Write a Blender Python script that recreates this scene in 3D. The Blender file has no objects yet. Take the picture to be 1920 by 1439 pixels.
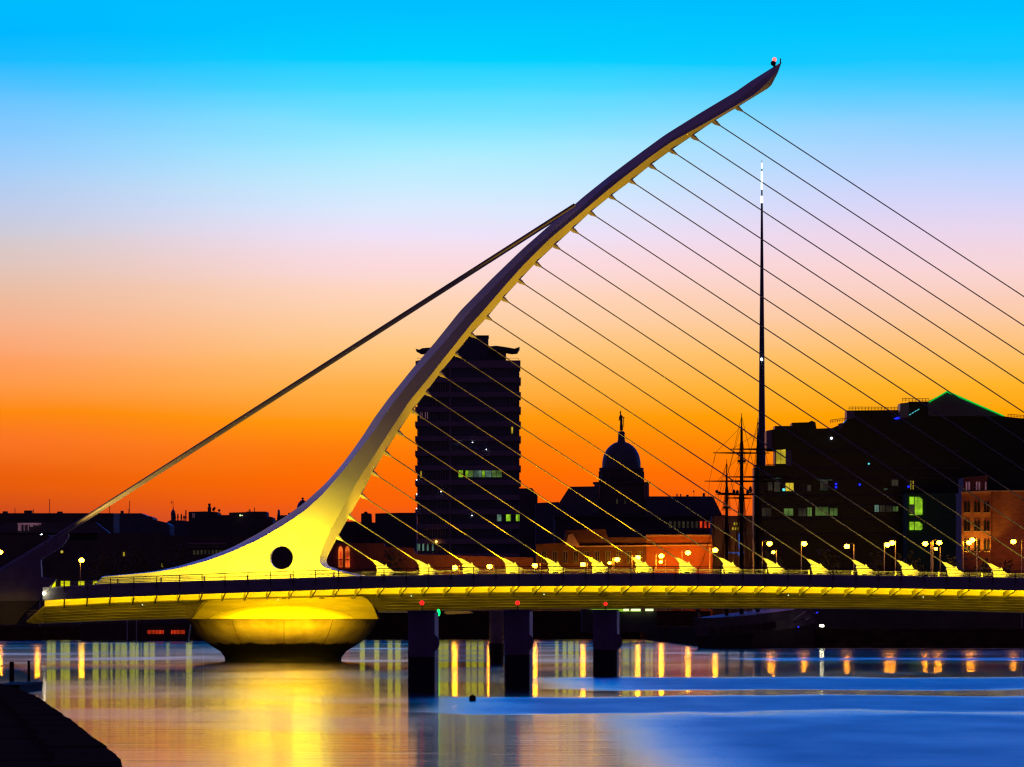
import bpy, bmesh, math, random
from mathutils import Vector, Matrix
random.seed(7)
S = bpy.context.scene
C = S.collection
# ------------------------------------------------------------------ camera
F = 13500.0      # focal length in pixels of the 1920 px wide photograph
CH = 3.2         # eye height above the water
HY = 1165.0      # row of the horizon
cd = bpy.data.cameras.new('camera'); cam = bpy.data.objects.new('camera', cd); C.objects.link(cam)
cd.sensor_width = 36; cd.lens = 36*F/1920; cd.shift_y = (HY-719.5)/1920
cd.clip_start = 1; cd.clip_end = 30000
cam.location = (0, 0, CH); cam.rotation_euler = (math.radians(90), 0, 0)
S.camera = cam
S.view_settings.view_transform = 'Standard'; S.view_settings.look = 'None'
S.view_settings.exposure = 0; S.view_settings.gamma = 1
S.view_settings.use_curve_mapping = False
S.cycles.use_denoising = True; S.cycles.use_adaptive_sampling = False
S.cycles.max_bounces = 6; S.cycles.diffuse_bounces = 2; S.cycles.glossy_bounces = 3
S.cycles.sample_clamp_indirect = 60; S.cycles.caustics_reflective = False; S.cycles.caustics_refractive = False
S.cycles.filter_width = 1.3

def lin(r, g, b):
    f = lambda c: (c/255/12.92) if c/255 <= .04045 else ((c/255+.055)/1.055)**2.4
    return (f(r), f(g), f(b), 1)

# ------------------------------------------------------------------ dusk sky: bands by elevation, bright in the west only
W = bpy.data.worlds.new('World'); S.world = W; W.use_nodes = True
nt = W.node_tree; nt.nodes.clear()
N = nt.nodes.new; L = nt.links.new
def wm(op, a, b=None, c=None):
    n = N('ShaderNodeMath'); n.operation = op
    for i, v in enumerate((a, b, c)):
        if v is None: continue
        if isinstance(v, (int, float)): n.inputs[i].default_value = v
        else: L(v, n.inputs[i])
    return n.outputs[0]
tc = N('ShaderNodeTexCoord'); nv = N('ShaderNodeVectorMath'); nv.operation = 'NORMALIZE'; L(tc.outputs['Generated'], nv.inputs[0])
sp = N('ShaderNodeSeparateXYZ'); L(nv.outputs[0], sp.inputs[0])
el = wm('MULTIPLY', wm('ARCSINE', sp.outputs['Z']), 180/math.pi)
nz = N('ShaderNodeTexNoise'); nz.inputs['Scale'].default_value = 1.0; nz.inputs['Detail'].default_value = 4
mp = N('ShaderNodeMapping'); mp.inputs['Scale'].default_value = (11, 11, 90); L(nv.outputs[0], mp.inputs[0]); L(mp.outputs[0], nz.inputs['Vector'])
el2 = wm('ADD', el, wm('MULTIPLY', wm('SUBTRACT', nz.outputs['Fac'], .5), .34))
SKY = {
 'left': [(1165, (150, 45, 45)), (1000, (190, 68, 44)), (962, (200, 76, 40)), (930, (215, 80, 6)), (880, (236, 95, 12)), (835, (250, 116, 38)), (805, (255, 126, 4)), (768, (255, 140, 18)), (740, (255, 150, 62)), (680, (255, 152, 86)), (620, (250, 170, 125)),
          (560, (236, 185, 155)), (500, (222, 196, 186)), (440, (202, 202, 215)), (380, (186, 202, 236)), (320, (160, 205, 250)), (260, (140, 200, 255)), (200, (104, 195, 255)), (130, (34, 188, 255)), (60, (0, 182, 255)), (0, (0, 188, 255)), (-170, (0, 165, 255))],
 'mid': [(1165, (180, 60, 40)), (1000, (225, 82, 36)), (958, (248, 96, 14)), (930, (255, 99, 2)), (880, (255, 112, 2)), (830, (255, 128, 8)), (780, (255, 152, 10)), (740, (255, 168, 46)), (690, (255, 190, 95)), (650, (255, 200, 130)), (600, (255, 208, 165)),
         (550, (255, 214, 190)), (500, (252, 218, 222)), (460, (244, 224, 245)), (410, (228, 232, 254)), (360, (208, 235, 255)), (310, (184, 239, 255)), (260, (150, 234, 255)), (200, (96, 222, 255)), (150, (36, 215, 255)), (125, (0, 211, 255)), (75, (0, 204, 255)), (0, (0, 190, 255)), (-170, (0, 165, 255))],
 'right': [(1165, (190, 70, 40)), (1000, (230, 90, 36)), (930, (255, 108, 2)), (880, (255, 120, 2)), (830, (255, 140, 2)), (780, (255, 163, 2)), (742, (255, 177, 8)), (700, (255, 184, 62)), (660, (255, 193, 108)), (620, (254, 199, 144)), (560, (252, 205, 180)),
           (500, (250, 213, 214)), (440, (236, 214, 236)), (380, (214, 214, 250)), (330, (194, 214, 254)), (280, (165, 212, 255)), (215, (118, 208, 255)), (150, (60, 203, 255)), (110, (12, 200, 255)), (50, (0, 198, 255)), (0, (0, 190, 255)), (-170, (0, 165, 255))]}
HIGH = [(7, (0, 138, 255)), (12, (0, 112, 255)), (20, (0, 90, 250)), (34, (0, 34, 105)), (60, (4, 14, 46))]
def skyramp(st):
    ramp = N('ShaderNodeValToRGB'); L(wm('DIVIDE', el2, 60), ramp.inputs[0]); cr = ramp.color_ramp; cr.elements.remove(cr.elements[-1])
    for k, (e, c) in enumerate([(math.degrees(math.atan((HY-y)/F)), c) for y, c in st]+HIGH):
        if k == 0: q = cr.elements[0]; q.position = 0
        else: q = cr.elements.new(e/60)
        k_ = 1.8 if 6 < e < 25 else 1; q.color = tuple(v*k_ for v in lin(*c)[:3])+(1,)
    return ramp.outputs[0]
az = wm('DIVIDE', sp.outputs['X'], wm('MAXIMUM', sp.outputs['Y'], .02))
def sm(a, b_):
    n = N('ShaderNodeMapRange'); n.interpolation_type = 'SMOOTHSTEP'; n.inputs[1].default_value = a; n.inputs[2].default_value = b_; L(az, n.inputs[0]); return n.outputs[0]
def mixc(f, a, b_):
    n = N('ShaderNodeMix'); n.data_type = 'RGBA'; L(f, n.inputs[0]); L(a, n.inputs[6]); L(b_, n.inputs[7]); return n.outputs[2]
skyc = mixc(sm(-.082, -.012), skyramp(SKY['left']), skyramp(SKY['mid'])); skyc = mixc(sm(-.005, .055), skyc, skyramp(SKY['right']))
west = N('ShaderNodeMapRange'); west.interpolation_type = 'SMOOTHSTEP'
west.inputs['From Min'].default_value = .35; west.inputs['From Max'].default_value = .93
L(sp.outputs['Y'], west.inputs[0])
east = N('ShaderNodeRGB'); east.outputs[0].default_value = (.034, .016, .070, 1)
mx = N('ShaderNodeMix'); mx.data_type = 'RGBA'
L(west.outputs[0], mx.inputs[0]); L(east.outputs[0], mx.inputs[6]); L(skyc, mx.inputs[7])
bg = N('ShaderNodeBackground'); L(mx.outputs[2], bg.inputs[0]); bg.inputs[1].default_value = 1.0
W.cycles.sampling_method = 'NONE'
wo = N('ShaderNodeOutputWorld'); L(bg.outputs[0], wo.inputs[0])

# ------------------------------------------------------------------ helpers
def X(px, D): return (px-960)*D/F
def Z(py, D): return CH-(py-HY)*D/F
def P(px, py, D): return Vector((X(px, D), D, Z(py, D)))

def interp(tab, x):
    if x <= tab[0][0]: return tab[0][1]
    for (a, b), (c, d) in zip(tab, tab[1:]):
        if x <= c: return b+(d-b)*(x-a)/(c-a)
    return tab[-1][1]

class MB:
    """collects shapes of one piece in world coordinates"""
    def __init__(s): s.v = []; s.f = []; s.smooth = False
    def add(s, vs, fs):
        o = len(s.v); s.v += [Vector(v) for v in vs]; s.f += [[o+i for i in f] for f in fs]; return s
    def box(s, a, b):
        x0, y0, z0 = a; x1, y1, z1 = b
        return s.add([(x0,y0,z0),(x1,y0,z0),(x1,y1,z0),(x0,y1,z0),(x0,y0,z1),(x1,y0,z1),(x1,y1,z1),(x0,y1,z1)],
                     [(0,1,5,4),(1,2,6,5),(2,3,7,6),(3,0,4,7),(4,5,6,7),(3,2,1,0)])
    def pbox(s, x0, y0, x1, y1, D, depth):
        return s.box((X(x0, D), D, Z(y1, D)), (X(x1, D), D+depth, Z(y0, D)))
    def prism(s, poly, D, depth, scale=1):
        """outline given as picture coordinates at distance D, pushed back by depth"""
        n = len(poly); a = [(X(x, D), D, Z(y, D)) for x, y in poly]; b = [(x, D+depth, z) for x, _, z in a]
        ar = sum(a[i][0]*a[(i+1) % n][2]-a[(i+1) % n][0]*a[i][2] for i in range(n))
        fs = [list(range(n)), list(range(2*n-1, n-1, -1))] + [(i, n+i, n+(i+1) % n, (i+1) % n) for i in range(n)]
        if ar < 0: fs = [f[::-1] for f in fs]
        return s.add(a+b, fs)
    def tube(s, p, q, r, r2=None, n=6):
        p, q = Vector(p), Vector(q); d = q-p
        if d.length < 1e-6: return s
        r2 = r if r2 is None else r2
        u = d.orthogonal().normalized(); w = d.normalized().cross(u)
        vs = []
        for c, rr in ((p, r), (q, r2)):
            for i in range(n):
                t = 2*math.pi*i/n; vs.append(c+u*math.cos(t)*rr+w*math.sin(t)*rr)
        return s.add(vs, [(i, (i+1) % n, n+(i+1) % n, n+i) for i in range(n)]+[list(range(n))[::-1], list(range(n, 2*n))])
    def long(s, p, q, r, n=10, m=40):
        p, q = Vector(p), Vector(q)
        d = q-p; u = d.orthogonal().normalized(); w = d.normalized().cross(u); vs = []
        for k in range(m+1):
            for i in range(n):
                t = 2*math.pi*i/n; vs.append(p+d*k/m+u*math.cos(t)*r+w*math.sin(t)*r)
        return s.add(vs, [(k*n+i, k*n+(i+1) % n, (k+1)*n+(i+1) % n, (k+1)*n+i) for k in range(m) for i in range(n)]+[list(range(n))[::-1], list(range(m*n, m*n+n))])
    def path(s, pts, r, n=6):
        for a, b in zip(pts, pts[1:]): s.tube(a, b, r, n=n)
        return s
    def lathe(s, c, prof, n=32, sy=1):
        vs = []; m = len(prof)
        for r, z in prof:
            for i in range(n):
                t = 2*math.pi*i/n; vs.append((c[0]+r*math.cos(t), c[1]+sy*r*math.sin(t), z))
        fs = [(k*n+i, k*n+(i+1) % n, (k+1)*n+(i+1) % n, (k+1)*n+i) for k in range(m-1) for i in range(n)]
        fs += [list(range(n))[::-1], list(range((m-1)*n, m*n))]
        return s.add(vs, fs)
    def ball(s, c, r, n=10, m=6, sz=1):
        c = Vector(c)
        return s.lathe(c, [(max(.001, r*math.sin(math.pi*k/m)), c[2]-sz*r*math.cos(math.pi*k/m)) for k in range(m+1)], n)
    def build(s, name, mat, parent=None, smooth=False, **kw):
        me = bpy.data.meshes.new(name)
        org = parent['_o'] if parent is not None and '_o' in parent else None
        base = Vector((0, 0, 0))
        if parent is not None: base = abs_loc(parent)
        me.from_pydata([tuple(v-base) for v in s.v], [], s.f); me.update()
        me.materials.append(mat)
        if smooth or s.smooth:
            for p in me.polygons: p.use_smooth = True
            me.set_sharp_from_angle(angle=math.radians(38))
        o = bpy.data.objects.new(name, me); C.objects.link(o)
        if parent is not None: o.parent = parent
        for k, v in kw.items(): o[k] = v
        return o
def abs_loc(o):
    p = Vector(o.location)
    while o.parent is not None: o = o.parent; p += Vector(o.location)
    return p
def thing(name, label, cat, loc, group=None):
    o = bpy.data.objects.new(name, None); C.objects.link(o); o.location = loc; o.empty_display_size = .5
    o['label'] = label; o['category'] = cat
    if group: o['group'] = group
    return o
def copy_tree(o, parent=None):
    c = o.copy(); C.objects.link(c); c.parent = parent
    for ch in list(o.children): copy_tree(ch, c)
    return c

# ------------------------------------------------------------------ materials
def mat(name, col, rough=.6, col2=None, scale=1.0, stretch=(1, 1, 1), bump=0, metal=0, spec=.5, detail=5, low=.35, high=.7):
    m = bpy.data.materials.new(name); m.use_nodes = True
    t = m.node_tree; b = t.nodes['Principled BSDF']
    b.inputs['Roughness'].default_value = rough; b.inputs['Metallic'].default_value = metal
    b.inputs['Specular IOR Level'].default_value = spec
    c = t.nodes.new('ShaderNodeTexCoord'); mpn = t.nodes.new('ShaderNodeMapping'); t.links.new(c.outputs['Object'], mpn.inputs[0])
    mpn.inputs['Scale'].default_value = stretch
    n = t.nodes.new('ShaderNodeTexNoise'); n.inputs['Scale'].default_value = scale; n.inputs['Detail'].default_value = detail
    t.links.new(mpn.outputs[0], n.inputs['Vector'])
    r = t.nodes.new('ShaderNodeValToRGB'); t.links.new(n.outputs['Fac'], r.inputs[0])
    col2 = col2 or tuple(x*.72 for x in col)
    r.color_ramp.elements[0].position = low; r.color_ramp.elements[0].color = (*col2, 1)
    r.color_ramp.elements[1].position = high; r.color_ramp.elements[1].color = (*col, 1)
    t.links.new(r.outputs[0], b.inputs['Base Color'])
    if bump:
        bn = t.nodes.new('ShaderNodeBump'); bn.inputs['Distance'].default_value = bump; bn.inputs['Strength'].default_value = .6
        t.links.new(n.outputs['Fac'], bn.inputs['Height']); t.links.new(bn.outputs[0], b.inputs['Normal'])
    return m
def emit(name, col, strength):
    m = bpy.data.materials.new(name); m.use_nodes = True; t = m.node_tree; b = t.nodes['Principled BSDF']
    b.inputs['Base Color'].default_value = (.02, .02, .02, 1)
    b.inputs['Emission Color'].default_value = (*col, 1); b.inputs['Emission Strength'].default_value = strength
    if name not in ('fascia_lamp_yellow', 'sodium_lamp', 'lit_arcade_pane'): m.cycles.emission_sampling = 'NONE'
    return m
def litroom(name, col, strength, scale=.6):
    """a lit room behind glass: uneven light"""
    m = emit(name, col, strength); t = m.node_tree; b = t.nodes['Principled BSDF']
    c = t.nodes.new('ShaderNodeTexCoord'); n = t.nodes.new('ShaderNodeTexNoise'); n.inputs['Scale'].default_value = scale
    t.links.new(c.outputs['Object'], n.inputs['Vector'])
    mr = t.nodes.new('ShaderNodeMapRange'); mr.inputs[1].default_value = .35; mr.inputs[2].default_value = .65
    mr.inputs[3].default_value = strength*.35; mr.inputs[4].default_value = strength*1.25
    t.links.new(n.outputs['Fac'], mr.inputs[0]); t.links.new(mr.outputs[0], b.inputs['Emission Strength'])
    return m

M = {}
M['white'] = mat('painted_white_steel', (.74, .74, .72), .45, (.64, .64, .62), .5, (1, 1, 1), .004)
M['fascia'] = mat('grey_painted_fascia', (.30, .30, .32), .5, (.24, .24, .26), .8, (1, 1, 1))
M['web'] = mat('shade_toned_girder', (.18, .165, .14), .6, (.07, .066, .055), 1.0, (.35, 1, 2.6), .02, low=.3, high=.75)  # steel darkened in colour for weaker lamp light; mottling stands for lamp blotches
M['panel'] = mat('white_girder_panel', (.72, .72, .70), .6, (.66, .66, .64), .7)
M['rail'] = mat('dark_rail_steel', (.06, .06, .065), .5, metal=.3)
M['pale'] = mat('pale_rail_steel', (.62, .62, .6), .4, metal=.2)
M['cable'] = mat('stay_cable_sheath', (.32, .30, .31), .5)
M['asphalt'] = mat('asphalt', (.05, .05, .052), .85, (.035, .035, .037), 2)
M['stone'] = mat('quay_stone', (.10, .065, .04), .85, (.05, .035, .02), .6, (1, 1, 2.5), .03, spec=0)
M['ground'] = mat('city_ground', (.05, .05, .048), .95, (.03, .03, .03), .05)
M['roof'] = mat('slate_roof', (.10, .11, .14), .55, (.07, .075, .10), .4, (1, 1, 3))
M['wall'] = mat('dark_masonry', (.12, .105, .095), .9, (.08, .07, .065), .3)
M['brick'] = mat('red_brick', (.30, .12, .07), .85, (.20, .075, .045), 1.2, (1, 1, 3), .02)
M['render'] = mat('painted_render', (.42, .30, .22), .85, (.32, .22, .16), .5)
M['band'] = mat('concrete_spandrel', (.31, .27, .28), .8, (.24, .21, .22), .25)
M['glass'] = mat('dark_glass', (.008, .009, .012), .3, spec=.25)
M['glassblue'] = mat('tower_glass', (.04, .045, .14), .3, (.03, .03, .09), .3, spec=.6)
M['mull'] = mat('pale_mullion', (.34, .34, .36), .6)
M['copper'] = mat('green_copper', (.10, .15, .15), .6, (.07, .10, .11), .6)
M['timber'] = mat('dark_timber', (.05, .034, .024), .9, (.03, .02, .015), 1.5, (1, 1, 4), spec=.1)
M['hull'] = mat('hull_paint', (.16, .13, .14), .6, (.10, .085, .09), .5)
M['hulldark'] = mat('hull_dark_paint', (.05, .035, .03), .6)
M['leaf'] = mat('foliage', (.07, .085, .03), .8, (.04, .055, .02), 1.5)
M['bark'] = mat('bark', (.08, .06, .045), .9, (.05, .04, .03), 3, (1, 1, .3))
M['rubber'] = mat('black_rubber', (.018, .018, .018), .9, spec=.1)
M['pile'] = mat('dolphin_steel', (.24, .18, .28), .55, (.12, .09, .13), .8, (1, 1, .5), .01)
def tide(m, z, soft, dark=(.005, .005, .005)):
    """weed and wet stain below the tide line"""
    t = m.node_tree; b = t.nodes['Principled BSDF']; src = b.inputs['Base Color'].links[0].from_socket
    g = t.nodes.new('ShaderNodeNewGeometry'); s = t.nodes.new('ShaderNodeSeparateXYZ'); t.links.new(g.outputs['Position'], s.inputs[0])
    n = t.nodes.new('ShaderNodeTexNoise'); n.inputs['Scale'].default_value = .8; t.links.new(g.outputs['Position'], n.inputs['Vector'])
    a = t.nodes.new('ShaderNodeMath'); a.operation = 'MULTIPLY_ADD'; a.inputs[1].default_value = soft*2; t.links.new(n.outputs['Fac'], a.inputs[0]); t.links.new(s.outputs['Z'], a.inputs[2])
    r = t.nodes.new('ShaderNodeMapRange'); r.inputs[1].default_value = z-soft*.3+soft; r.inputs[2].default_value = z+soft*.3+soft; t.links.new(a.outputs[0], r.inputs[0])
    x = t.nodes.new('ShaderNodeMix'); x.data_type = 'RGBA'; t.links.new(r.outputs[0], x.inputs[0]); x.inputs[6].default_value = (*dark, 1); t.links.new(src, x.inputs[7])
    t.links.new(x.outputs[2], b.inputs['Base Color'])
M['concrete'] = mat('pier_concrete', (.40, .36, .30), .9, (.22, .19, .15), .7, (1, 1, 1), .05, spec=.15, detail=8, low=.3, high=.75)
tide(M['concrete'], 1.45, .25)
tide(M['pile'], 1.55, .05)
M['strip'] = emit('fascia_lamp_yellow', (1, .60, .0), 125)
M['sodium'] = emit('sodium_lamp', (1, .33, .005), 130)
M['sodium2'] = emit('sodium_lamp_dim', (1, .36, .05), 10)
M['coolw'] = emit('cool_white_lamp', (.75, .9, 1), 12)
M['warmw'] = emit('warm_white_lamp', (1, .9, .55), 30)
M['redl'] = emit('red_beacon', (1, .008, .004), 3)
M['redtip'] = emit('red_obstruction_lamp', (1, .12, .10), 2.5)
M['greenl'] = emit('green_lamp', (.0, .8, .1), 4)
M['greenstrip'] = emit('green_roof_light', (.0, .55, .05), 1.0)
M['bluel'] = emit('blue_lamp', (.01, .02, 1), 1.6)
M['cyan'] = emit('cyan_lamp', (.1, .8, .9), 1.3)
M['spirelight'] = emit('spire_lights', (.8, 1, .95), 3.5)
M['w_lime'] = litroom('lit_lime_room', (.30, .62, .02), .95, .9)
M['w_green'] = litroom('lit_green_room', (.16, .30, .06), .5, .5)
M['w_yellow'] = litroom('lit_yellow_room', (.75, .55, .03), .7, .4)
M['w_dim'] = litroom('dim_room', (.10, .09, .05), .30, .5)
M['w_pink'] = litroom('pale_dusky_pane', (.30, .13, .20), .45, .5)
M['w_teal'] = litroom('teal_room', (.16, .3, .22), .5, .6)
M['w_orange'] = litroom('orange_room', (1, .18, .02), .9, .5)
M['w_red'] = litroom('red_room', (1, .06, .01), .8, .5)
M['w_gold'] = emit('lit_arcade_pane', (.56, .56, .0), 1.7)
M['w_blue'] = emit('blue_glow', (.05, .12, .5), .6)
M['w_white'] = emit('white_cabin_light', (.8, 1, .45), 1.5)

# ------------------------------------------------------------------ water
wmx = bpy.data.materials.new('river_water'); wmx.use_nodes = True
t = wmx.node_tree; b = t.nodes['Principled BSDF']; NN = t.nodes.new; LL = t.links.new
def m_(op, a, b_=None, c=None, clamp=False):
    n = NN('ShaderNodeMath'); n.operation = op; n.use_clamp = clamp
    for i, v in enumerate((a, b_, c)):
        if v is None: continue
        if isinstance(v, (int, float)): n.inputs[i].default_value = v
        else: LL(v, n.inputs[i])
    return n.outputs[0]
def ss(v, a, c):
    n = NN('ShaderNodeMapRange'); n.interpolation_type = 'SMOOTHSTEP'; n.inputs[1].default_value = a; n.inputs[2].default_value = c
    LL(v, n.inputs[0]); return n.outputs[0]
g = NN('ShaderNodeNewGeometry'); sx = NN('ShaderNodeSeparateXYZ'); LL(g.outputs['Position'], sx.inputs[0])
wx, wy = sx.outputs['X'], sx.outputs['Y']
def noise(scale, sc, detail=3):
    mpn = NN('ShaderNodeMapping'); mpn.inputs['Scale'].default_value = sc; LL(g.outputs['Position'], mpn.inputs[0])
    n = NN('ShaderNodeTexNoise'); n.inputs['Scale'].default_value = scale; n.inputs['Detail'].default_value = detail; LL(mpn.outputs[0], n.inputs['Vector']); return n.outputs['Fac']
nA = noise(1, (.11, .025, 1), 4)          # edges of the wind lanes
nB = noise(1, (.35, .06, 1), 4)
nC = noise(1, (.05, .016, 1), 3)
yy = m_('ADD', wy, m_('MULTIPLY', m_('SUBTRACT', nA, .5), 46))
def lane(y0, y1, s, x0, x1):
    a = m_('MULTIPLY', ss(yy, y0-s, y0+s), m_('SUBTRACT', 1, ss(yy, y1-s*1.4, y1+s*1.4)))
    return m_('MULTIPLY', a, ss(wx, x0, x1))
lanes = [lane(338, 408, 6, 0, 8), lane(252, 304, 5, -5, 2), lane(100, 246, 9, 1.5, 7), lane(842, 852, 2, 18, 24), lane(590, 625, 6, 17, 26)]
veil = m_('MULTIPLY', lane(150, 246, 14, -4.5, -1), .05)
msk = lanes[0]
for l in lanes[1:]: msk = m_('MAXIMUM', msk, l)
msk = m_('MULTIPLY', msk, m_('ADD', .62, m_('MULTIPLY', nB, .6)), clamp=True)
far1 = m_('MULTIPLY', ss(nC, .57, .66), m_('MULTIPLY', ss(wy, 500, 700), .10))
msk = m_('MAXIMUM', msk, far1); msk = m_('MAXIMUM', msk, veil)
soft = m_('MULTIPLY', ss(nC, .40, .62), .35)
rg = m_('ADD', m_('ADD', m_('ADD', .058, m_('MULTIPLY', ss(wy, 380, 560), .012)), m_('MULTIPLY', soft, .08)), m_('MULTIPLY', msk, .31))
LL(rg, b.inputs['Roughness'])
b.inputs['Base Color'].default_value = (.003, .012, .030, 1); b.inputs['IOR'].default_value = 1.38
nD = noise(1, (.16, .45, 1), 3)
nF = noise(1, (.35, 1.5, 1), 2)
nE = noise(1, (.03, .07, 1), 2)
h = m_('ADD', m_('MULTIPLY', nF, m_('ADD', .008, m_('MULTIPLY', msk, .03))), m_('ADD', m_('MULTIPLY', nD, m_('ADD', .012, m_('MULTIPLY', msk, .04))), m_('MULTIPLY', nE, .02)))
bn = NN('ShaderNodeBump'); bn.inputs['Distance'].default_value = 1; bn.inputs['Strength'].default_value = 1; LL(h, bn.inputs['Height']); LL(bn.outputs[0], b.inputs['Normal'])
w = MB().add([(-400, -60, 0), (400, -60, 0), (400, 1700, 0), (-400, 1700, 0)], [(0, 1, 2, 3)]).build('water', wmx); w['kind'] = 'structure'; w['label'] = 'smooth river water with wind ruffled blue lanes'

# ------------------------------------------------------------------ banks
def land(name, pts, z, m, label=None, zb=-1.5):
    n = len(pts); o = MB()
    ar = sum(pts[i][0]*pts[(i+1) % n][1]-pts[(i+1) % n][0]*pts[i][1] for i in range(n))
    if ar < 0: pts = pts[::-1]
    o.add([(x, y, zb) for x, y in pts]+[(x, y, z) for x, y in pts], [list(range(n, 2*n)), list(range(n))[::-1]]+[(i, (i+1) % n, n+(i+1) % n, n+i) for i in range(n)])
    ob = o.build(name, m); ob['kind'] = 'structure'
    if label: ob['label'] = label
    return ob
land('quay_near', [(-2.6, 30), (-4.6, 84), (-7.3, 118), (-10.4, 156), (-13.2, 185), (-24, 320), (-43.5, 556), (-120, 556), (-120, 30)], 1.5, M['stone'], 'dark stone quay in the bottom left corner')
land('quay_left', [(-43.5, 556.01), (-62, 800), (-92, 1235), (-80, 1243), (-30, 1245), (-30, 1660), (-420, 1660), (-420, 556.01)], 2.3, M['stone'])
land('quay_right', [(88, 440), (88, 700), (68, 850), (29, 862), (24, 905), (22, 1660), (420, 1660), (420, 440)], 2.3, M['stone'])
land('quay_far', [(-29.9, 1288), (21.9, 1288), (21.9, 1661), (-29.9, 1661)], 2.31, M['stone'])
gr = MB().box((-5000, 1661.5, -2), (5000, 15000, 2.29)).build('ground', M['ground']); gr['kind'] = 'structure'
# coping course of the near quay, block by block
qe = [(-2.6, 30), (-4.6, 84), (-7.3, 118), (-10.4, 156), (-13.2, 185), (-24, 320)]
qn = bpy.data.objects['quay_near']
def qx(y): return interp([(b_, a_) for a_, b_ in qe], y)
y = 60.0
while y < 240:
    l = 2.2+random.random()*.5
    o = MB(); x0, x1 = qx(y), qx(y+l-.06)
    zz = 1.5+.09+random.random()*.03
    o.add([(x0-.7, y, 1.5), (x0+.06, y, 1.5), (x1+.06, y+l-.06, 1.5), (x1-.7, y+l-.06, 1.5), (x0-.7, y, zz), (x0+.04, y, zz), (x1+.04, y+l-.06, zz), (x1-.7, y+l-.06, zz)],
          [(0,1,5,4),(1,2,6,5),(2,3,7,6),(3,0,4,7),(4,5,6,7),(3,2,1,0)])
    o.build('coping_stone', M['stone'], qn); y += l

# ------------------------------------------------------------------ BRIDGE
BD = 577.0; ND = 564.0
bridge = thing('cable_stayed_bridge', 'white harp shaped cable stayed bridge with floodlit curved pylon over the river', 'bridge', (X(531, BD), BD, 0))
# pylon: rows of four outline points (outer edge, upper crease, lower crease, inner edge)
O_ = [(117, 1465), (126, 1450), (152, 1408.5), (172, 1380), (212, 1313), (253, 1247), (302, 1180), (330, 1143), (370, 1093), (393, 1067), (422, 1031), (467, 980), (523, 922), (583, 863), (640, 817.5), (692, 773), (748, 728), (785, 701), (815, 682), (842, 663), (873, 640), (902, 615), (912, 605), (942, 572), (969, 535), (1000, 485), (1027, 435), (1047, 385), (1062, 335), (1071, 292), (1077, 240), (1080.5, 192.5), (1099, 176), (1125, 160)]
A_ = [(117, 1465.2), (140, 1440), (172, 1405), (200, 1366), (233, 1310), (262, 1256), (312, 1192), (345, 1140), (385, 1096), (422, 1052), (467, 1000), (523, 942), (583, 884), (640, 836), (703, 780), (763, 733), (808, 703), (847, 673), (880, 647), (927, 607), (958, 573), (984, 535), (1013, 485), (1036, 435), (1054, 385), (1066.5, 335), (1073.5, 292), (1078.5, 240), (1082, 196), (1099, 180), (1125, 164)]
B_ = [(117, 1465.4), (142, 1450), (163, 1432), (178, 1415), (205, 1370), (233, 1321), (270, 1255), (300, 1213), (355, 1143), (400, 1090), (450, 1030), (500, 980), (537, 947), (580, 910), (610, 883), (673, 833), (715, 800), (755, 767), (812, 730), (863, 697), (913, 665), (960, 640), (990, 623), (1020, 609), (1045, 600), (1056, 601), (1064, 608), (1070, 628), (1075, 648), (1080, 668), (1086, 695), (1125, 740)]
R_ = [(117, 1465.6), (138, 1458), (163, 1445), (203, 1380), (228, 1338), (256, 1297), (283, 1257), (312, 1217), (342, 1180), (370, 1142), (400, 1105), (431, 1072), (463, 1037), (495, 1003), (528, 972), (562, 941), (597, 912), (627, 883), (663, 855), (700, 825), (735, 800), (765, 777), (812, 745), (848, 722), (888, 698), (930, 677), (968, 655), (1008, 632.5), (1040, 616), (1050, 612), (1056, 613), (1062, 617), (1066, 628), (1070, 642), (1075, 662), (1079, 681), (1085, 710), (1125, 760)]
HW = [(117, .05), (150, .75), (400, 1.0), (800, 1.35), (1000, 1.7), (1080, 2.1), (1125, 2.4)]
ys = [117+1.5*i for i in range(6)]+[130+6*i for i in range(145)]+[1001+2*i for i in range(63)]
ys = [y for y in ys if y <= 1124]
def smooth_tab(tab, y, h=5):
    lo = max(tab[0][0], y-h); hi = min(tab[-1][0], y+h)
    return (interp(tab, lo)+2*interp(tab, y)+interp(tab, hi))/4 if 175 < y < 1040 else interp(tab, y)
bm = bmesh.new(); rows = []
for y in ys:
    o, a, bb, r = (smooth_tab(tb, y) for tb in (O_, A_, B_, R_)); w = interp(HW, y)
    base = abs_loc(bridge); zz = Z(y, BD)
    pts = [(o, 0), (a, -w), (bb, -w), (r, 0), (bb, w), (a, w)]
    rows.append([bm.verts.new(Vector((X(px, BD), BD+d, zz))-base) for px, d in pts])
for r0, r1 in zip(rows, rows[1:]):
    for i in range(6):
        j = (i+1) % 6
        f = bm.faces.new((r0[i], r0[j], r1[j], r1[i])); f.smooth = True
    for i in range(6):
        e = bm.edges.get((r0[i], r1[i]))
        if e: e.smooth = False
bm.faces.new(rows[0]); bm.faces.new(rows[-1][::-1])
bmesh.ops.recalc_face_normals(bm, faces=bm.faces)
me = bpy.data.meshes.new('pylon'); bm.to_mesh(me); bm.free(); me.materials.append(M['white'])
pyl = bpy.data.objects.new('pylon', me); C.objects.link(pyl); pyl.parent = bridge
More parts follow.
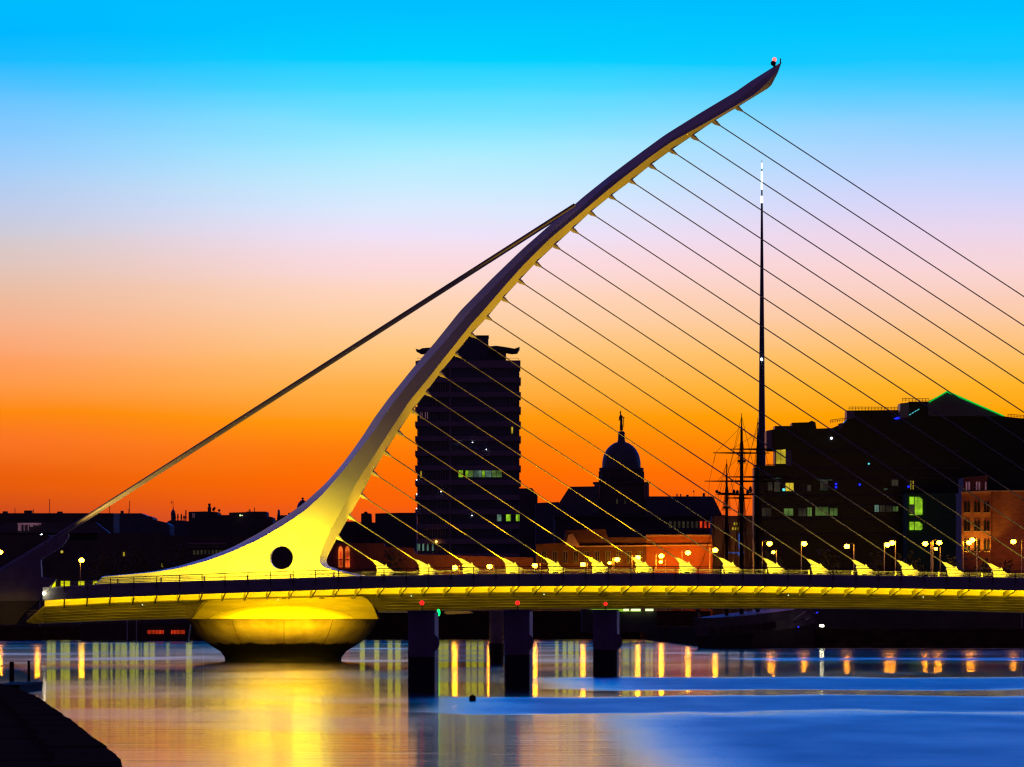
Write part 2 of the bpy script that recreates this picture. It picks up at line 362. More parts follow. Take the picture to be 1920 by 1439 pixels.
# round opening through the foot
hx, hy, hr = X(529, BD), Z(1046.5, BD), 22*BD/F
cut = MB().tube((hx, BD-6, hy), (hx, BD+6, hy), hr, n=64).build('cutter', M['white'], bridge)
md = pyl.modifiers.new('b', 'BOOLEAN'); md.object = cut; md.operation = 'DIFFERENCE'; md.solver = 'EXACT'
dg = bpy.context.evaluated_depsgraph_get(); me2 = bpy.data.meshes.new_from_object(pyl.evaluated_get(dg))
pyl.modifiers.clear(); pyl.data = me2; me2.name = 'pylon'
bpy.data.objects.remove(cut)
rim = MB(); n = 64; w = interp(HW, 1046)
for r_, d_ in ((hr*1.0, -w+.1), (hr*1.02, -w-.02), (hr*1.38, -w-.03), (hr*1.60, -w+.015)):
    for i in range(n):
        zz = hy+r_*math.sin(2*math.pi*i/n); ww_ = interp(HW, HY-(zz-CH)*F/BD)
        rim.v.append(Vector((hx+r_*math.cos(2*math.pi*i/n), BD+d_+w-ww_, zz)))
for k in range(3):
    rim.f += [[k*n+i, (k+1)*n+i, (k+1)*n+(i+1) % n, k*n+(i+1) % n] for i in range(n)]
rim.build('opening_rim', M['white'], pyl, smooth=True)
# tip lamp and mast
tm = MB().tube(P(1452, 127, BD), P(1451, 116, BD), .10).ball(P(1450, 119, BD), .22).build('lamp_bracket', M['rail'], bridge)
MB().tube(P(1463, 119, BD), P(1463.5, 110, BD), .05).build('lightning_rod', M['rail'], bridge)
MB().ball(P(1452, 112, BD), .17).build('tip_lamp', M['redtip'], bridge)

# deck tables
YK = [(60, 1106), (95, 1103), (207, 1096), (475, 1088.5), (677, 1082), (955, 1077.3), (1200, 1076.4), (1440, 1077.7), (1915, 1085), (2850, 1105)]
YR = [(60, 1091), (102, 1089), (207, 1084), (475, 1073.5), (720, 1066.5), (955, 1063), (1200, 1062.3), (1440, 1064), (1915, 1071), (2850, 1091)]
YF = [(60, 1127), (207, 1120.5), (475, 1111), (720, 1103), (955, 1100), (1200, 1099), (1440, 1100), (1915, 1107.5), (2850, 1128)]
YS = [(60, 1138.5), (207, 1130), (475, 1120.5), (677, 1114), (955, 1110), (1200, 1109.5), (1440, 1111), (1915, 1117.5), (2850, 1138)]
YB = [(10, 1172), (207, 1164), (345, 1160), (352, 1160), (360, 1151), (369, 1139), (378, 1129), (390, 1125), (520, 1122), (677, 1118), (688, 1124), (698, 1136), (708, 1146), (730, 1147), (955, 1142.5), (1200, 1141), (1500, 1141), (1690, 1143), (1915, 1149), (2850, 1170)]
posts = [121, 164, 207, 251, 294, 337, 379, 422, 465, 507, 550, 592, 635, 677, 720, 762, 804, 846, 888, 930, 973, 1014.5, 1056.5, 1098.5, 1140.5, 1183, 1225, 1267, 1309, 1351, 1393, 1435, 1477.5, 1519.5, 1562, 1605, 1647.5, 1689.5, 1732.5, 1775, 1818, 1861.5, 1904.5]
while posts[-1] < 2780: posts.append(posts[-1]+43)
def zt(tab, px): return Z(interp(tab, px), ND)
def sheet(profile_fn, xs, thick=None):
    """ribbon along the deck; profile_fn(px) gives a closed section [(D,z)...]"""
    o = MB(); secs = []
    for px in xs:
        sec = profile_fn(px); secs.append([(X(px, ND), d, z) for d, z in sec])
    n = len(secs[0])
    for s_ in secs: o.v += [Vector(v) for v in s_]
    for k in range(len(secs)-1):
        for i in range(n):
            j = (i+1) % n; o.f.append([k*n+i, k*n+j, (k+1)*n+j, (k+1)*n+i])
    o.f.append(list(range(n))[::-1]); o.f.append([(len(secs)-1)*n+i for i in range(n)])
    return o
# fascia plates: one between each pair of posts
edges = [80]+posts
for a, c in zip(edges, edges[1:]):
    g_ = .35 if a > 90 else 0
    xs = [a+g_, c-g_]
    sheet(lambda p: [(ND, zt(YF, p)), (ND, zt(YK, p)-.03), (ND+.12, zt(YK, p)-.03), (ND+.12, zt(YF, p))], xs).build('fascia_plate', M['fascia'], bridge)
xs_all = [80]+[p for p in posts]
sheet(lambda p: [(ND+.13, zt(YF, p)+.25), (ND+.13, zt(YK, p)-.1), (590.8, zt(YK, p)-.1), (590.8, zt(YF, p)+.25)], xs_all).build('deck_slab', M['asphalt'], bridge)
sheet(lambda p: [(ND+.05, zt(YK, p)-.03), (ND+.05, zt(YK, p)+.07), (ND+.3, zt(YK, p)+.07), (ND+.3, zt(YK, p)-.03)], xs_all).build('kerb', M['white'], bridge)
# girder: bright upper panels and the inclined web under them
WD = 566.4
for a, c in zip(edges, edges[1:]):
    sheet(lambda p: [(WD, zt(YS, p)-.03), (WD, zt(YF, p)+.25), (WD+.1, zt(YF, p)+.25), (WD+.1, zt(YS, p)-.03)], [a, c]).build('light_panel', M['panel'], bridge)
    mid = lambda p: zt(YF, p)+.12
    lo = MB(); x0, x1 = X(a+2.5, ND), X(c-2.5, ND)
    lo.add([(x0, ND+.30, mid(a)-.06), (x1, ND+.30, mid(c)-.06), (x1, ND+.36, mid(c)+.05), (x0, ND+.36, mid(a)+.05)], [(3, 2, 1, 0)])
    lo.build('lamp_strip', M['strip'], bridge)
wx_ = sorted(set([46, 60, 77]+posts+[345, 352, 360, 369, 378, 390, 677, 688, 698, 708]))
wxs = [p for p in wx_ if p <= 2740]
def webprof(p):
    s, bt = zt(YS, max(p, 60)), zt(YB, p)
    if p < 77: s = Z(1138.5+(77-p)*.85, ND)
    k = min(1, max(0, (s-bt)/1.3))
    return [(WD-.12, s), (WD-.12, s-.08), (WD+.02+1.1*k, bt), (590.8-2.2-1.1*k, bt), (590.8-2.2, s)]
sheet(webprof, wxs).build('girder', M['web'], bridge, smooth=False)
# horizontal weld ribs of the web
for k_ in range(1, 6):
    for seg in ([p for p in wxs if p <= 345], [p for p in wxs if p >= 720]):
        o = MB(); pts = []
        for p in seg:
            s, bt = zt(YS, max(p, 60)), zt(YB, p); kk = min(1, (s-bt)/1.3); f_ = k_/6
            pts.append(Vector((X(p, ND), WD-.13+(.14+1.1*kk)*f_, s-.08+(bt-s+.08)*f_)))
        o.path(pts, .022, n=4)
        o.build('web_rib', M['web'], bridge)
# far side of the deck, mirrored fascia
sheet(lambda p: [(590.9, zt(YF, p)), (590.9, zt(YK, p)), (591.0, zt(YK, p)), (591.0, zt(YF, p))], xs_all).build('far_fascia', M['fascia'], bridge)
# railing posts, rails, brackets
def offs(px): return interp([(100, -4), (480, -9), (720, -13), (960, -15), (1400, -18), (1900, -19)], px)
for p in posts:
    zk, zr = zt(YK, p), zt(YR, p); x = X(p, ND)
    o = MB().box((x-.035, ND-.11, zk-.28), (x+.035, ND-.01, zr)); o.box((x-.05, ND-.06, zk-.34), (x+.05, ND+.0, zk-.16))
    o.build('railing_post', M['rail'], bridge)
    zf, zs = zt(YF, p), zt(YS, p); dx = X(p+offs(p), ND)-x
    o = MB(); t_ = .055
    vs = [(x-t_, ND+.13, zf), (x-t_, ND+.13, zf+.3), (x-t_+dx, WD-.13, zs+.28), (x-t_+dx, WD-.13, zs-.24), (x+t_, ND+.13, zf), (x+t_, ND+.13, zf+.3), (x+t_+dx, WD-.13, zs+.28), (x+t_+dx, WD-.13, zs-.24)]
    o.add(vs, [(0,1,2,3), (7,6,5,4), (0,3,7,4), (1,5,6,2), (0,4,5,1), (3,2,6,7)])
    o.build('bracket', M['fascia'], bridge)
pp = [104]+posts
for k_, r_ in ((1.0, .035), (.76, .012), (.52, .012), (.28, .012)):
    MB().path([Vector((X(p, ND), ND-.05, zt(YK, p)+(zt(YR, p)-zt(YK, p))*k_)) for p in pp], r_, n=5).build('handrail' if k_ == 1 else 'rail_wire', M['rail'], bridge)
# roadside barrier behind
for k_ in (.14, .38, .62, .80):
    MB().path([Vector((X(p, 569), 569, Z(interp(YK, p)-11*k_, 569))) for p in [112]+posts], .018, n=5).build('barrier_rail', M['pale'], bridge)
px = 140
while px < 2700:
    MB().box((X(px, 569)-.06, 568.95, Z(interp(YK, px)+6, 569)), (X(px, 569)+.06, 569.05, Z(interp(YK, px)-10, 569))).build('barrier_post', M['pale'], bridge); px += 81
# tail end with backstay anchorage
M['tail'] = mat('tail_paint', (.34, .30, .30), .6)
MB().prism([(-60, 1112), (0, 1075.5), (40, 1050), (83, 1023), (106, 1011), (128, 1001), (127, 1009), (118, 1022), (108, 1030), (76, 1050), (78, 1082), (104, 1086.5), (90, 1106), (72, 1127), (-60, 1127)], 571, 1.6).build('anchorage', M['tail'], bridge)
MB().prism([(-60, 1127.2), (71, 1127.2), (60, 1139), (52, 1143), (44, 1152), (36, 1162), (30, 1172), (-60, 1172)], 570.5, 3).build('tail_block', M['wall'], bridge)
MB().path([P(128.5, 1003, 570.8), P(127, 1010, 570.8), P(118, 1023, 570.8), P(107, 1031, 570.8), P(75, 1050, 570.8)], .03, n=5).build('edge_trim', M['pale'], bridge)
MB().path([P(105, 1087, 563.9), P(84, 1112, 563.9)], .05, n=5).build('end_rail', M['pale'], bridge)
MB().ball(P(83, 1113, 563.6), .12).build('end_lamp', M['warmw'], bridge)
# stays
tops = [(633, 1008), (656, 970), (679, 930), (701, 888), (724, 850), (748, 812), (775, 772), (799, 737), (826, 702), (855, 665), (884, 628), (913, 595), (944, 561), (975, 528), (1006, 495), (1041, 462), (1075, 432), (1108, 400), (1145, 369), (1183, 340), (1221, 312), (1260, 284), (1301, 258), (1341, 230), (1383, 203)]
nose = [(698, 1050.5), (778, 1049.5), (859, 1047), (940, 1046.5), (1020, 1046), (1102, 1045), (1184, 1045), (1266, 1045.5), (1348, 1046), (1431, 1047), (1513, 1048.5), (1598, 1050), (1683, 1051.5), (1767, 1054), (1852, 1056.5)]
while len(nose) < 25: nose.append((nose[-1][0]+86, nose[-1][1]+2.2))
for i, ((tx, ty), (nx, ny)) in enumerate(zip(tops, nose)):
    a = P(tx-2, ty-1.5, BD); b_ = P(nx+3, ny+2, BD); d = (b_-a).normalized()
    MB().long(a, b_, .046, 8, max(6, int((b_-a).length))).build('stay_cable', M['cable'], bridge)
    o = MB(); o.tube(a-d*.1, a+d*.25, .19, .19, 6); o.tube(a+d*.2, a+d*.62, .17, .055, 6)
    o.build('stay_socket', M['white'], bridge)
    q = lambda u, v: (nx+u, ny+v)
    body = MB().prism([q(-1, -.5), q(7, 1), q(16, 6), q(27, 12), q(32, 15.5), q(33, 20), q(12, 15), q(8, 11), q(4, 6)], BD-.28, .56)
    an = body.build('stay_anchor', M['white'], bridge)
    s2 = MB().prism([q(7, 14), q(9, 11.5), q(25, 11), q(33, 16.5), q(40, 20.5), q(38.5, 27), q(36, 29.5), q(12, 29.5)], BD-.46, .92); s2.build('anchor_block', M['white'], an)
    MB().prism([q(24, 10), q(26, 7.5), q(28.5, 13), q(26, 13)], BD-.5, .15).build('anchor_lug', M['white'], an)
    MB().tube(P(nx+32, ny+25, BD-.5), P(nx+36, ny+27.5, BD-.5), .2, .16, 8).build('anchor_pin', M['white'], an)
    MB().box((X(nx+21, BD)-.2, BD-2.1, Z(ny+31, BD)), (X(nx+21, BD)+.2, BD-1.8, Z(ny+31, BD)+.15)).build('uplight', M['rail'], an)
for dy, dD, r_ in ((0, -1.2, .135), (4.6, .9, .12)):
    a = P(1078, 384+dy, BD+dD); b_ = P(-60, 1384-272+dy-1.5, BD+dD)
    b_ = a+(P(0, 1073+dy, BD+dD)-a)*1.06
    MB().long(a, b_, r_, 14, 90).build('backstay', M['cable'], bridge)
MB().long(P(-60, 1109, BD-1.5), P(84, 1022, BD-1.5), .24, 14, 12).build('backstay_sleeve', M['cable'], bridge, smooth=True)
# pivot pier
pier = MB().lathe((X(531, BD), BD, 0), [(4.66, -1.2), (4.66, 0), (4.7, .32), (5.05, .78), (5.73, 1.2), (6.35, 1.6), (6.95, 2.15), (7.35, 2.8), (7.62, 3.28), (7.74, 3.36), (7.74, 3.40), (7.1, 3.42)], 72)
pier_o = pier.build('pier', M['concrete'], bridge, smooth=True)
MB().lathe((X(531, BD), BD-.8, 0), [(6.9, 3.40), (6.6, 3.6), (6.0, 3.9), (5.0, 4.2), (4.0, 4.42), (2.6, 4.62), (1.2, 4.72), (.01, 4.75)], 64, 1).build('turntable_cover', M['white'], pier_o, smooth=True)
o = MB()
cols = [(352, 1161), (362, 1150), (372, 1136), (382, 1124), (390, 1112), (676, 1106), (686, 1118), (694, 1128), (702, 1142), (709, 1161)]
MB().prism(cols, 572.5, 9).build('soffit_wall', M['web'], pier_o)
for aj in (-1.53, -1.0, -2.1, -.45, -2.65):
    MB().path([Vector((X(531, BD)+r_*math.cos(aj), BD+r_*math.sin(aj), z_)) for r_, z_ in ((5.74, 1.2), (6.36, 1.6), (6.96, 2.15), (7.36, 2.8), (7.63, 3.28))], .022, n=4).build('formwork_joint', M['stone'], pier_o)
# slabs added to stand for the lit soffit of the far deck edge
MB().prism([(836, 1146), (880, 1146), (888, 1150), (838, 1152.5), (832, 1150)], 592.5, 2).build('far_soffit_slab', M['white'], bridge)
MB().prism([(700, 1146.5), (764, 1145), (764, 1149), (712, 1149.2)], 592.5, 2).build('far_soffit_slab', M['white'], bridge)

# floodlights
def lamp(kind, name, loc, energy, color, target=None, size=None, blend=.6, radius=.15):
    ld = bpy.data.lights.new(name, kind); ld.energy = energy; ld.color = color; ld.shadow_soft_size = radius
    if kind == 'SPOT': ld.spot_size = math.radians(size or 90); ld.spot_blend = blend
    lo = bpy.data.objects.new(name, ld); C.objects.link(lo); lo.location = loc
    if target is not None:
        d = Vector(target)-Vector(loc); lo.rotation_euler = d.to_track_quat('-Z', 'Y').to_euler()
    lo.parent = bridge; lo.location = Vector(loc)-abs_loc(bridge)
    return lo
YEL = (1, .70, .012); GOLD = (1, .52, .0)
def zdeck(px): return Z(interp(YK, px), BD)
for px, tx, ty, e in ((230, 250, 1085, 900), (320, 350, 1075, 1800), (410, 430, 1062, 3000), (490, 505, 1035, 4200), (570, 585, 1005, 4600), (640, 625, 990, 1800)):
    loc = (X(px, BD), BD-6.5, zdeck(px)+.05)
    MB().box((loc[0]-.2, loc[1]-.15, loc[2]-.35), (loc[0]+.2, loc[1]+.1, loc[2]-.2)).build('floodlight', M['rail'], bridge)
    lamp('SPOT', 'flood', loc, e*.74, YEL, P(tx, ty, BD), 96, 1)
for px, tx, ty, e, sz in ((672, 628, 1010, 900, 90), (700, 715, 840, 4200, 64), (760, 790, 750, 5200, 54), (850, 870, 640, 10500, 50), (930, 960, 540, 14000, 46), (1010, 1060, 440, 19000, 42), (1060, 1180, 330, 23000, 40), (1100, 1290, 255, 26000, 38), (1140, 1400, 185, 29000, 38)):
    loc = (X(px, BD), BD-.3, zdeck(px)+.2)
    MB().box((loc[0]-.2, loc[1]-.15, loc[2]-.4), (loc[0]+.2, loc[1]+.15, loc[2]-.08)).build('floodlight', M['rail'], bridge)
    lamp('SPOT', 'flood', loc, e*.62, GOLD, P(tx, ty, BD), sz, .9, .3)
lamp('SPOT', 'flood', (X(690, BD), BD-9, zdeck(690)+.3), 750, (1, .58, .01), P(745, 735, BD), 44, 1, .3)
lamp('SPOT', 'flood', (X(170, BD), BD-5, zdeck(170)+.3), 9000, (1, .6, .1), P(330, 862, BD), 90, .9, .2)
for (nx, ny) in nose[:18]:
    lamp('SPOT', 'anchor_lamp', (X(nx+16, BD), BD-2.0, Z(ny+29, BD)+.1), 230, YEL, P(nx+18, ny+10, BD), 84, .8, .06)
for px, e in ((405, 700), (470, 1300), (540, 1900), (610, 1500), (668, 700)):
    loc = (X(px, BD), 566.9, 4.95)
    MB().box((loc[0]-.2, loc[1]-.1, loc[2]), (loc[0]+.2, loc[1]+.1, loc[2]+.12)).build('floodlight', M['rail'], pier_o)
    lamp('SPOT', 'turntable_lamp', (loc[0], loc[1], loc[2]-.1), e*1.9, (1, .56, .0), P(531+(px-531)*.8, 1146, BD-4.5), 140, .9, .1)
for px, e in ((455, 900), (540, 1500), (620, 900)):
    lamp('SPOT', 'pier_lamp', (X(px, BD), BD-19, .5), e*2.0, (1, .47, .01), P(531+(px-531)*1.1, 1170, BD-7), 54, .9, .1)
lamp('SPOT', 'soffit_slab_lamp', P(860, 1153, 588.5), 60, (1, .5, .01), P(860, 1149, 593), 120)  # spots added to light the soffit slabs
lamp('SPOT', 'soffit_slab_lamp', P(735, 1152, 588.5), 40, (1, .6, .1), P(735, 1147, 593), 120)
MB().ball(P(822, 1149, 560), .14, sz=2).build('green_signal', M['greenl'], bridge)
ld = bpy.data.lights.new('deck_fill_light', 'AREA'); ld.shape = 'RECTANGLE'; ld.size = 86; ld.size_y = .06; ld.energy = 1300; ld.color = (1, .72, .02); ld.spread = math.radians(60)  # added area fill for kerb, barrier and anchors; no such fixture is seen
lo = bpy.data.objects.new('deck_fill_light', ld); C.objects.link(lo); lo.parent = bridge
lo.location = Vector((X(1715, ND), ND+.45, 7.12))-abs_loc(bridge); lo.rotation_euler = (math.radians(93), 0, 0)
sheet(lambda p: [(BD-2.6, Z(interp(YK, p)+4, BD-2.6)), (BD-2.6, Z(interp(YK, p)-1.2, BD-2.6)), (BD-2.3, Z(interp(YK, p)-1.2, BD-2.6)), (BD-2.3, Z(interp(YK, p)+4, BD-2.6))], [p for p in posts if p > 690]).build('median_kerb', M['white'], bridge)
# small round drain lights on the web
for px, py in ((267, 1134.5), (521, 1125), (771, 1118), (1020, 1115), (1250, 1115), (1478, 1116.5), (1731, 1120), (1980, 1126)):
    MB().ball(P(px, py, ND+2.3), .045).build('web_lamp', M['w_white'], bridge)

# ------------------------------------------------------------------ fender dolphins
def dolphin(x0, x1, ytop, D, cx, cy, cr, label, beacon=True):
    t_ = thing('fender_pile', label, 'mooring pile', (X((x0+x1)/2, D), D, 0), 'fender piles standing before the bridge')
    dp = 1.5
    k = D/F
    xm0, xm1 = X(x0, D), X(x1, D); zt_ = Z(ytop, D)
    o = MB(); ch = .12
    pl = [(xm0, D+ch), (xm0+ch, D), (xm1-ch, D), (xm1, D+ch), (xm1+.16, D+dp), (xm0+.1, D+dp)]
    n = len(pl)
    o.add([(x, y, -1.2) for x, y in pl]+[(x, y, zt_) for x, y in pl], [list(range(n, 2*n)), list(range(n))[::-1]]+[(i, (i+1) % n, n+(i+1) % n, n+i) for i in range(n)])
    o.build('column', M['pile'], t_)
    MB().box((xm0-.05, D-.04, zt_), (xm1+.1, D+dp, zt_+.08)).build('cap', M['pile'], t_)
    c = P(cx, cy, D)
    MB().tube((c.x, D+.1, c.z), (c.x, D+.9, c.z), cr*k, n=28).build('fender_wheel', M['pile'], t_, smooth=True)
    z = .5; o = MB()
    while z < zt_-.9:
        rg_ = MB().path([Vector((xm0, D+.3, z)), Vector((xm0-.16, D+.3, z)), Vector((xm0-.16, D+.3, z-.09))], .018, n=4)
        rg_.build('ladder_rung', M['rail'], t_); z += .26
    if beacon:
        bx = X(x0+.5*(x1-x0)+1, D)
        MB().tube((bx, D+.3, zt_), (bx, D+.3, zt_+.33), .03).build('beacon_post', M['rail'], t_)
        MB().ball((bx, D+.3, zt_+.42), .105).build('beacon_lamp', M['redl'], t_)
    return t_
dolphin(765, 815, 1148, 330, 806, 1206, 18, 'purple fender pile with red beacon, the one nearest the round concrete pier')
dolphin(946, 993, 1147, 351, 983, 1205, 18, 'middle purple fender pile with red beacon, in front of the pale pile')
dolphin(1112, 1157, 1146, 419, 1150, 1204, 17, 'purple fender pile with red beacon, furthest from the round concrete pier')
t_ = thing('pale_pile', 'pale yellow lit pile with ladders standing behind the middle purple pile', 'mooring pile', (X(931, 556), 556, 0))
D = 556
M['pilepale'] = mat('pale_pile_concrete', (.42, .36, .26), .8, (.28, .24, .17), .8); tide(M['pilepale'], 1.5, .1)
MB().tube((X(931, D), D, -1), (X(931, D), D, Z(1145, D)), 13.5*D/F, n=20).build('column', M['pilepale'], t_, smooth=True)
for lx in (915.5, 946.5):
    for k in range(17):
        yv = 1152+k*4.6
        MB().tube(P(lx-2.2, yv, D), P(lx+2.2, yv, D), .02, n=4).build('ladder_rung', M['rail'], t_)
    MB().tube(P(lx+(2.2 if lx < 930 else -2.2), 1150, D), P(lx+(2.2 if lx < 930 else -2.2), 1228, D), .02, n=4).build('ladder_rail', M['rail'], t_)
t_['label'] = 'pale yellow lit pile with ladders standing behind the middle purple pile'
# buoy
by = thing('buoy', 'small black buoy floating on the blue water lane', 'buoy', P(886, 1318, 288)*1)
by.location.z = 0
MB().lathe((X(886, 288), 288, 0), [(.08, -.1), (.13, 0), (.14, .14), (.11, .21), (.05, .24), (.01, .25)], 14).build('float', M['rubber'], by, smooth=True)
MB().tube((X(886, 288), 288, .22), (X(886, 288), 288, .29), .02).build('lifting_eye', M['rubber'], by)
# mooring posts by the near quay
for x_, D_, yt, r_, lab in ((22, 390, 1244, .13, 'thick dark mooring post close to the quay edge, left of the thin one'), (54, 372, 1242, .07, 'thin dark mooring post right of the thick one, by the small pontoon')):
    p_ = thing('mooring_post', lab, 'post', (X(x_, D_), D_, 0), 'mooring posts by the near quay')
    MB().tube((X(x_, D_), D_, -1), (X(x_, D_), D_, Z(yt, D_)), r_, n=12).build('shaft', M['timber'], p_, smooth=True)
    MB().tube((X(x_, D_), D_, Z(yt, D_)), (X(x_, D_), D_, Z(yt, D_)+.08), r_*1.25, r_*.7, n=12).build('cap', M['rubber'], p_)
pt = thing('pontoon', 'small dark pontoon moored beside the near quay at the left edge', 'pontoon', (X(40, 350), 350, 0))
MB().box((X(10, 330), 322, -.2), (X(58, 330), 338, .28)).build('hull', M['rubber'], pt)
MB().box((X(8, 330), 321.8, .28), (X(60, 330), 338.2, .36)).build('deck_board', M['timber'], pt)

# ------------------------------------------------------------------ city skyline
def bld(name, label, poly, D, depth=14, m=None, group=None, cat='building', ground=2.3):
    xs_ = [p[0] for p in poly]
    o = thing(name, label, cat, (X((min(xs_)+max(xs_))/2, D), D, ground), group)
    yb = HY+(CH-ground)*F/D
    full = [(poly[0][0], yb)]+list(poly)+[(poly[-1][0], yb)]
    MB().prism(full, D, depth).build('wall', m or M['wall'], o)
    return o
def part(o, name, m, poly, D, depth): return MB().prism(poly, D, depth).build(name, m, o)
def win(o, x0, y0, x1, y1, D, m, name='window', frame=True, bars=0):
    fr = None
    k = D/F
    if frame and (x1-x0) >= 5:
        f = MB(); t = .6
        for a in ((x0-t, y0-t, x1+t, y0), (x0-t, y1, x1+t, y1+t), (x0-t, y0, x0, y1), (x1, y0, x1+t, y1)): f.pbox(*a, D-.22, .22)
        for i in range(bars):
            xx = x0+(x1-x0)*(i+1)/(bars+1); f.pbox(xx-.35, y0, xx+.35, y1, D-.2, .18)
        fr = f.build(name, M['band'], o)
        MB().pbox(x0, y0, x1, y1, D-.1, .1).build('pane', m, fr); return fr
    return MB().pbox(x0, y0, x1, y1, D-.1, .1).build(name, m, o)
G = 'dark buildings of the city skyline'
# --- left skyline
b1 = bld('long_building', 'long dark flat roofed building at the left end of the skyline', [(-60, 962.5), (213, 962.5)], 1290, 20, group=G)
for a in ((5, 959, 13), (45, 957.5, 59), (107, 959.5, 116)): part(b1, 'chimney', M['wall'], [(a[0], a[1]), (a[2], a[1]), (a[2], 964), (a[0], 964)], 1293, 3)
for x_, yt in ((28, 953), (63, 955), (93, 936), (60.5, 957)): MB().tube(P(x_, yt, 1295), P(x_, 964, 1295), .06).build('antenna', M['wall'], b1)
part(b1, 'lower_roof', M['roof'], [(10, 980), (180, 980), (205, 1000), (-20, 1000)], 1280, 8)
f_ = MB().prism([(33, 981), (76, 981), (75, 984), (33, 984)], 1278, 3).build('dormer_band', M['w_pink'], b1)
for a in ((34, 40, 996), (44, 47, 996), (52, 54, 995), (56, 62, 988), (64, 73, 985.5)): win(b1, a[0], 984.5, a[1], a[2], 1278, M['w_pink'], frame=False)
for x_, y_, m_k, r_ in ((67, 1011, 'coolw', .22), (67, 1017, 'coolw', .16), (61, 1009.5, 'coolw', .09), (58, 1012, 'coolw', .08), (78, 1003.5, 'coolw', .13), (75.5, 1006, 'coolw', .10), (29, 1035, 'w_teal', .14), (32, 1033, 'w_yellow', .2)):
    MB().ball(P(x_, y_, 1270), r_*1.4).build('wall_lamp', M[m_k], b1)
for k in range(8): win(b1, 97+2.0*k, 1003.5, 98+2.0*k, 1014, 1279, M['w_dim'], frame=False)
b2 = bld('hipped_roof_building', 'dark building with a hipped roof stepping down to the right', [(188, 963), (265, 962.6), (278, 969), (279.5, 967.5), (286, 970), (286, 974), (311, 980), (318, 984)], 1330, 18, M['roof'], group=G)
part(b2, 'chimney', M['wall'], [(226, 958), (231, 958), (231, 966), (226, 966)], 1333, 2)
for x_, yt in ((205.5, 941), (240.5, 954), (243, 939.5)): MB().tube(P(x_, yt, 1335), P(x_, 964, 1335), .06).build('antenna', M['wall'], b2)
win(b2, 200, 985, 205, 993, 1329, M['w_dim'], frame=False); win(b2, 199, 996, 206, 1002, 1329, M['w_dim'], frame=False)
b3 = bld('cupola_church', 'dark church with a slender cupola and cross topped spire', [(300, 986), (312, 980), (318, 976), (340, 976), (356, 978)], 1420, 14, M['roof'], group=G)
cx, D = X(322, 1420), 1420
pr = [(319, 4.5), (975, 4.2)]
cup = [(4.2, 978), (4.0, 966), (4.6, 965), (4.3, 961), (3.4, 958), (1.6, 955.5), (.8, 953), (.9, 951), (.3, 949), (.25, 937)]
MB().lathe((cx, D+6, 0), [(r*D/F, Z(y, D)) for r, y in cup], 14).build('cupola', M['copper'], b3, smooth=True)
MB().tube(P(320, 942, D), P(324, 942, D), .05).tube(P(322, 939, D), P(322, 946, D), .05).build('cross', M['rail'], b3)
for i, (x_, yt) in enumerate(((328.5, 965), (333.5, 964), (340, 964), (345, 967), (348.5, 957))):
    MB().tube(P(x_, yt, 1424), P(x_, 978, 1424), .13).tube(P(x_-1.6, 971-i % 2, 1424), P(x_+1.6, 971-i % 2, 1424), .2).build('finial', M['wall'], b3)
b4 = bld('flat_office', 'dark flat roofed block with one round chimney tower and dishes', [(353.5, 976), (353.5, 960), (385, 959.2), (408, 960.5), (409, 966), (432, 966)], 1370, 16, group=G)
MB().lathe((X(391, 1372), 1376, 0), [(3.4*.1015, Z(962, 1372)), (3.2*.1015, Z(955, 1372)), (3.7*.1015, Z(951.5, 1372)), (2.2*.1015, Z(950.5, 1372)), (2.6*.1015, Z(945, 1372)), (1.2*.1015, Z(943.5, 1372))], 14).build('chimney_tower', M['wall'], b4)
for x_, y_ in ((400, 956), (402, 953.5), (411, 957.5)):
    MB().tube(P(x_, y_, 1371), P(x_-1.5, y_-1.2, 1372), .28, .08).tube(P(x_, y_, 1372), P(x_, 962, 1372), .05).build('dish', M['wall'], b4)
for x_ in (361, 363.5): win(b4, x_, 963, x_+1.1, 972, 1369.9, M['w_pink'], frame=False)
b5 = bld('twin_step_office', 'dark flat office block with a tiny white light near its roof', [(429.5, 974), (429.5, 961.5), (462, 960.5), (462, 959.5), (499, 959.5), (499, 971), (505, 969), (511, 970), (512, 978)], 1345, 16, group=G)
for x_, yt in ((467, 955), (469, 955.5), (477, 952)): MB().tube(P(x_, yt, 1350), P(x_, 961, 1350), .08).build('vent', M['wall'], b5)
MB().ball(P(450.5, 966.7, 1344), .16).build('wall_lamp', M['w_white'], b5); MB().ball(P(454, 966.9, 1344), .10).build('wall_lamp', M['w_white'], b5)
b6 = bld('spiked_building', 'dark building with a spike and stepped battlements just left of the pylon', [(510, 976), (519, 976), (521, 955), (522, 966), (524, 966), (524, 968), (527, 968), (527, 966), (530, 966), (530, 968), (533, 968), (533, 966), (537, 966), (560, 970)], 1400, 12, group=G)
b7 = bld('domed_building', 'dark domed building half hidden behind the pylon', [(540, 962), (600, 962)], 1480, 14, group=G)
MB().lathe((X(566, 1480), 1486, 0), [(11.5*.1096, Z(965, 1480)), (11.5*.1096, Z(955, 1480)), (10.5*.1096, Z(948, 1480)), (8*.1096, Z(942, 1480)), (4*.1096, Z(938, 1480)), (1.2*.1096, Z(936.5, 1480)), (.3, Z(934, 1480)), (.03, Z(932, 1480))], 20).build('dome', M['copper'], b7, smooth=True)
b8 = bld('gabled_warehouses', 'low dark row of warehouses standing before the left skyline', [(-60, 1003), (90, 1003), (96, 1012), (180, 1014), (184, 1000), (300, 1000), (330, 1006), (360, 1004), (560, 1004)], 1262, 14, group=G)
win(b8, 352, 1019.5, 424, 1027, 1261.9, M['w_pink'] if False else M['glassblue'], frame=True)
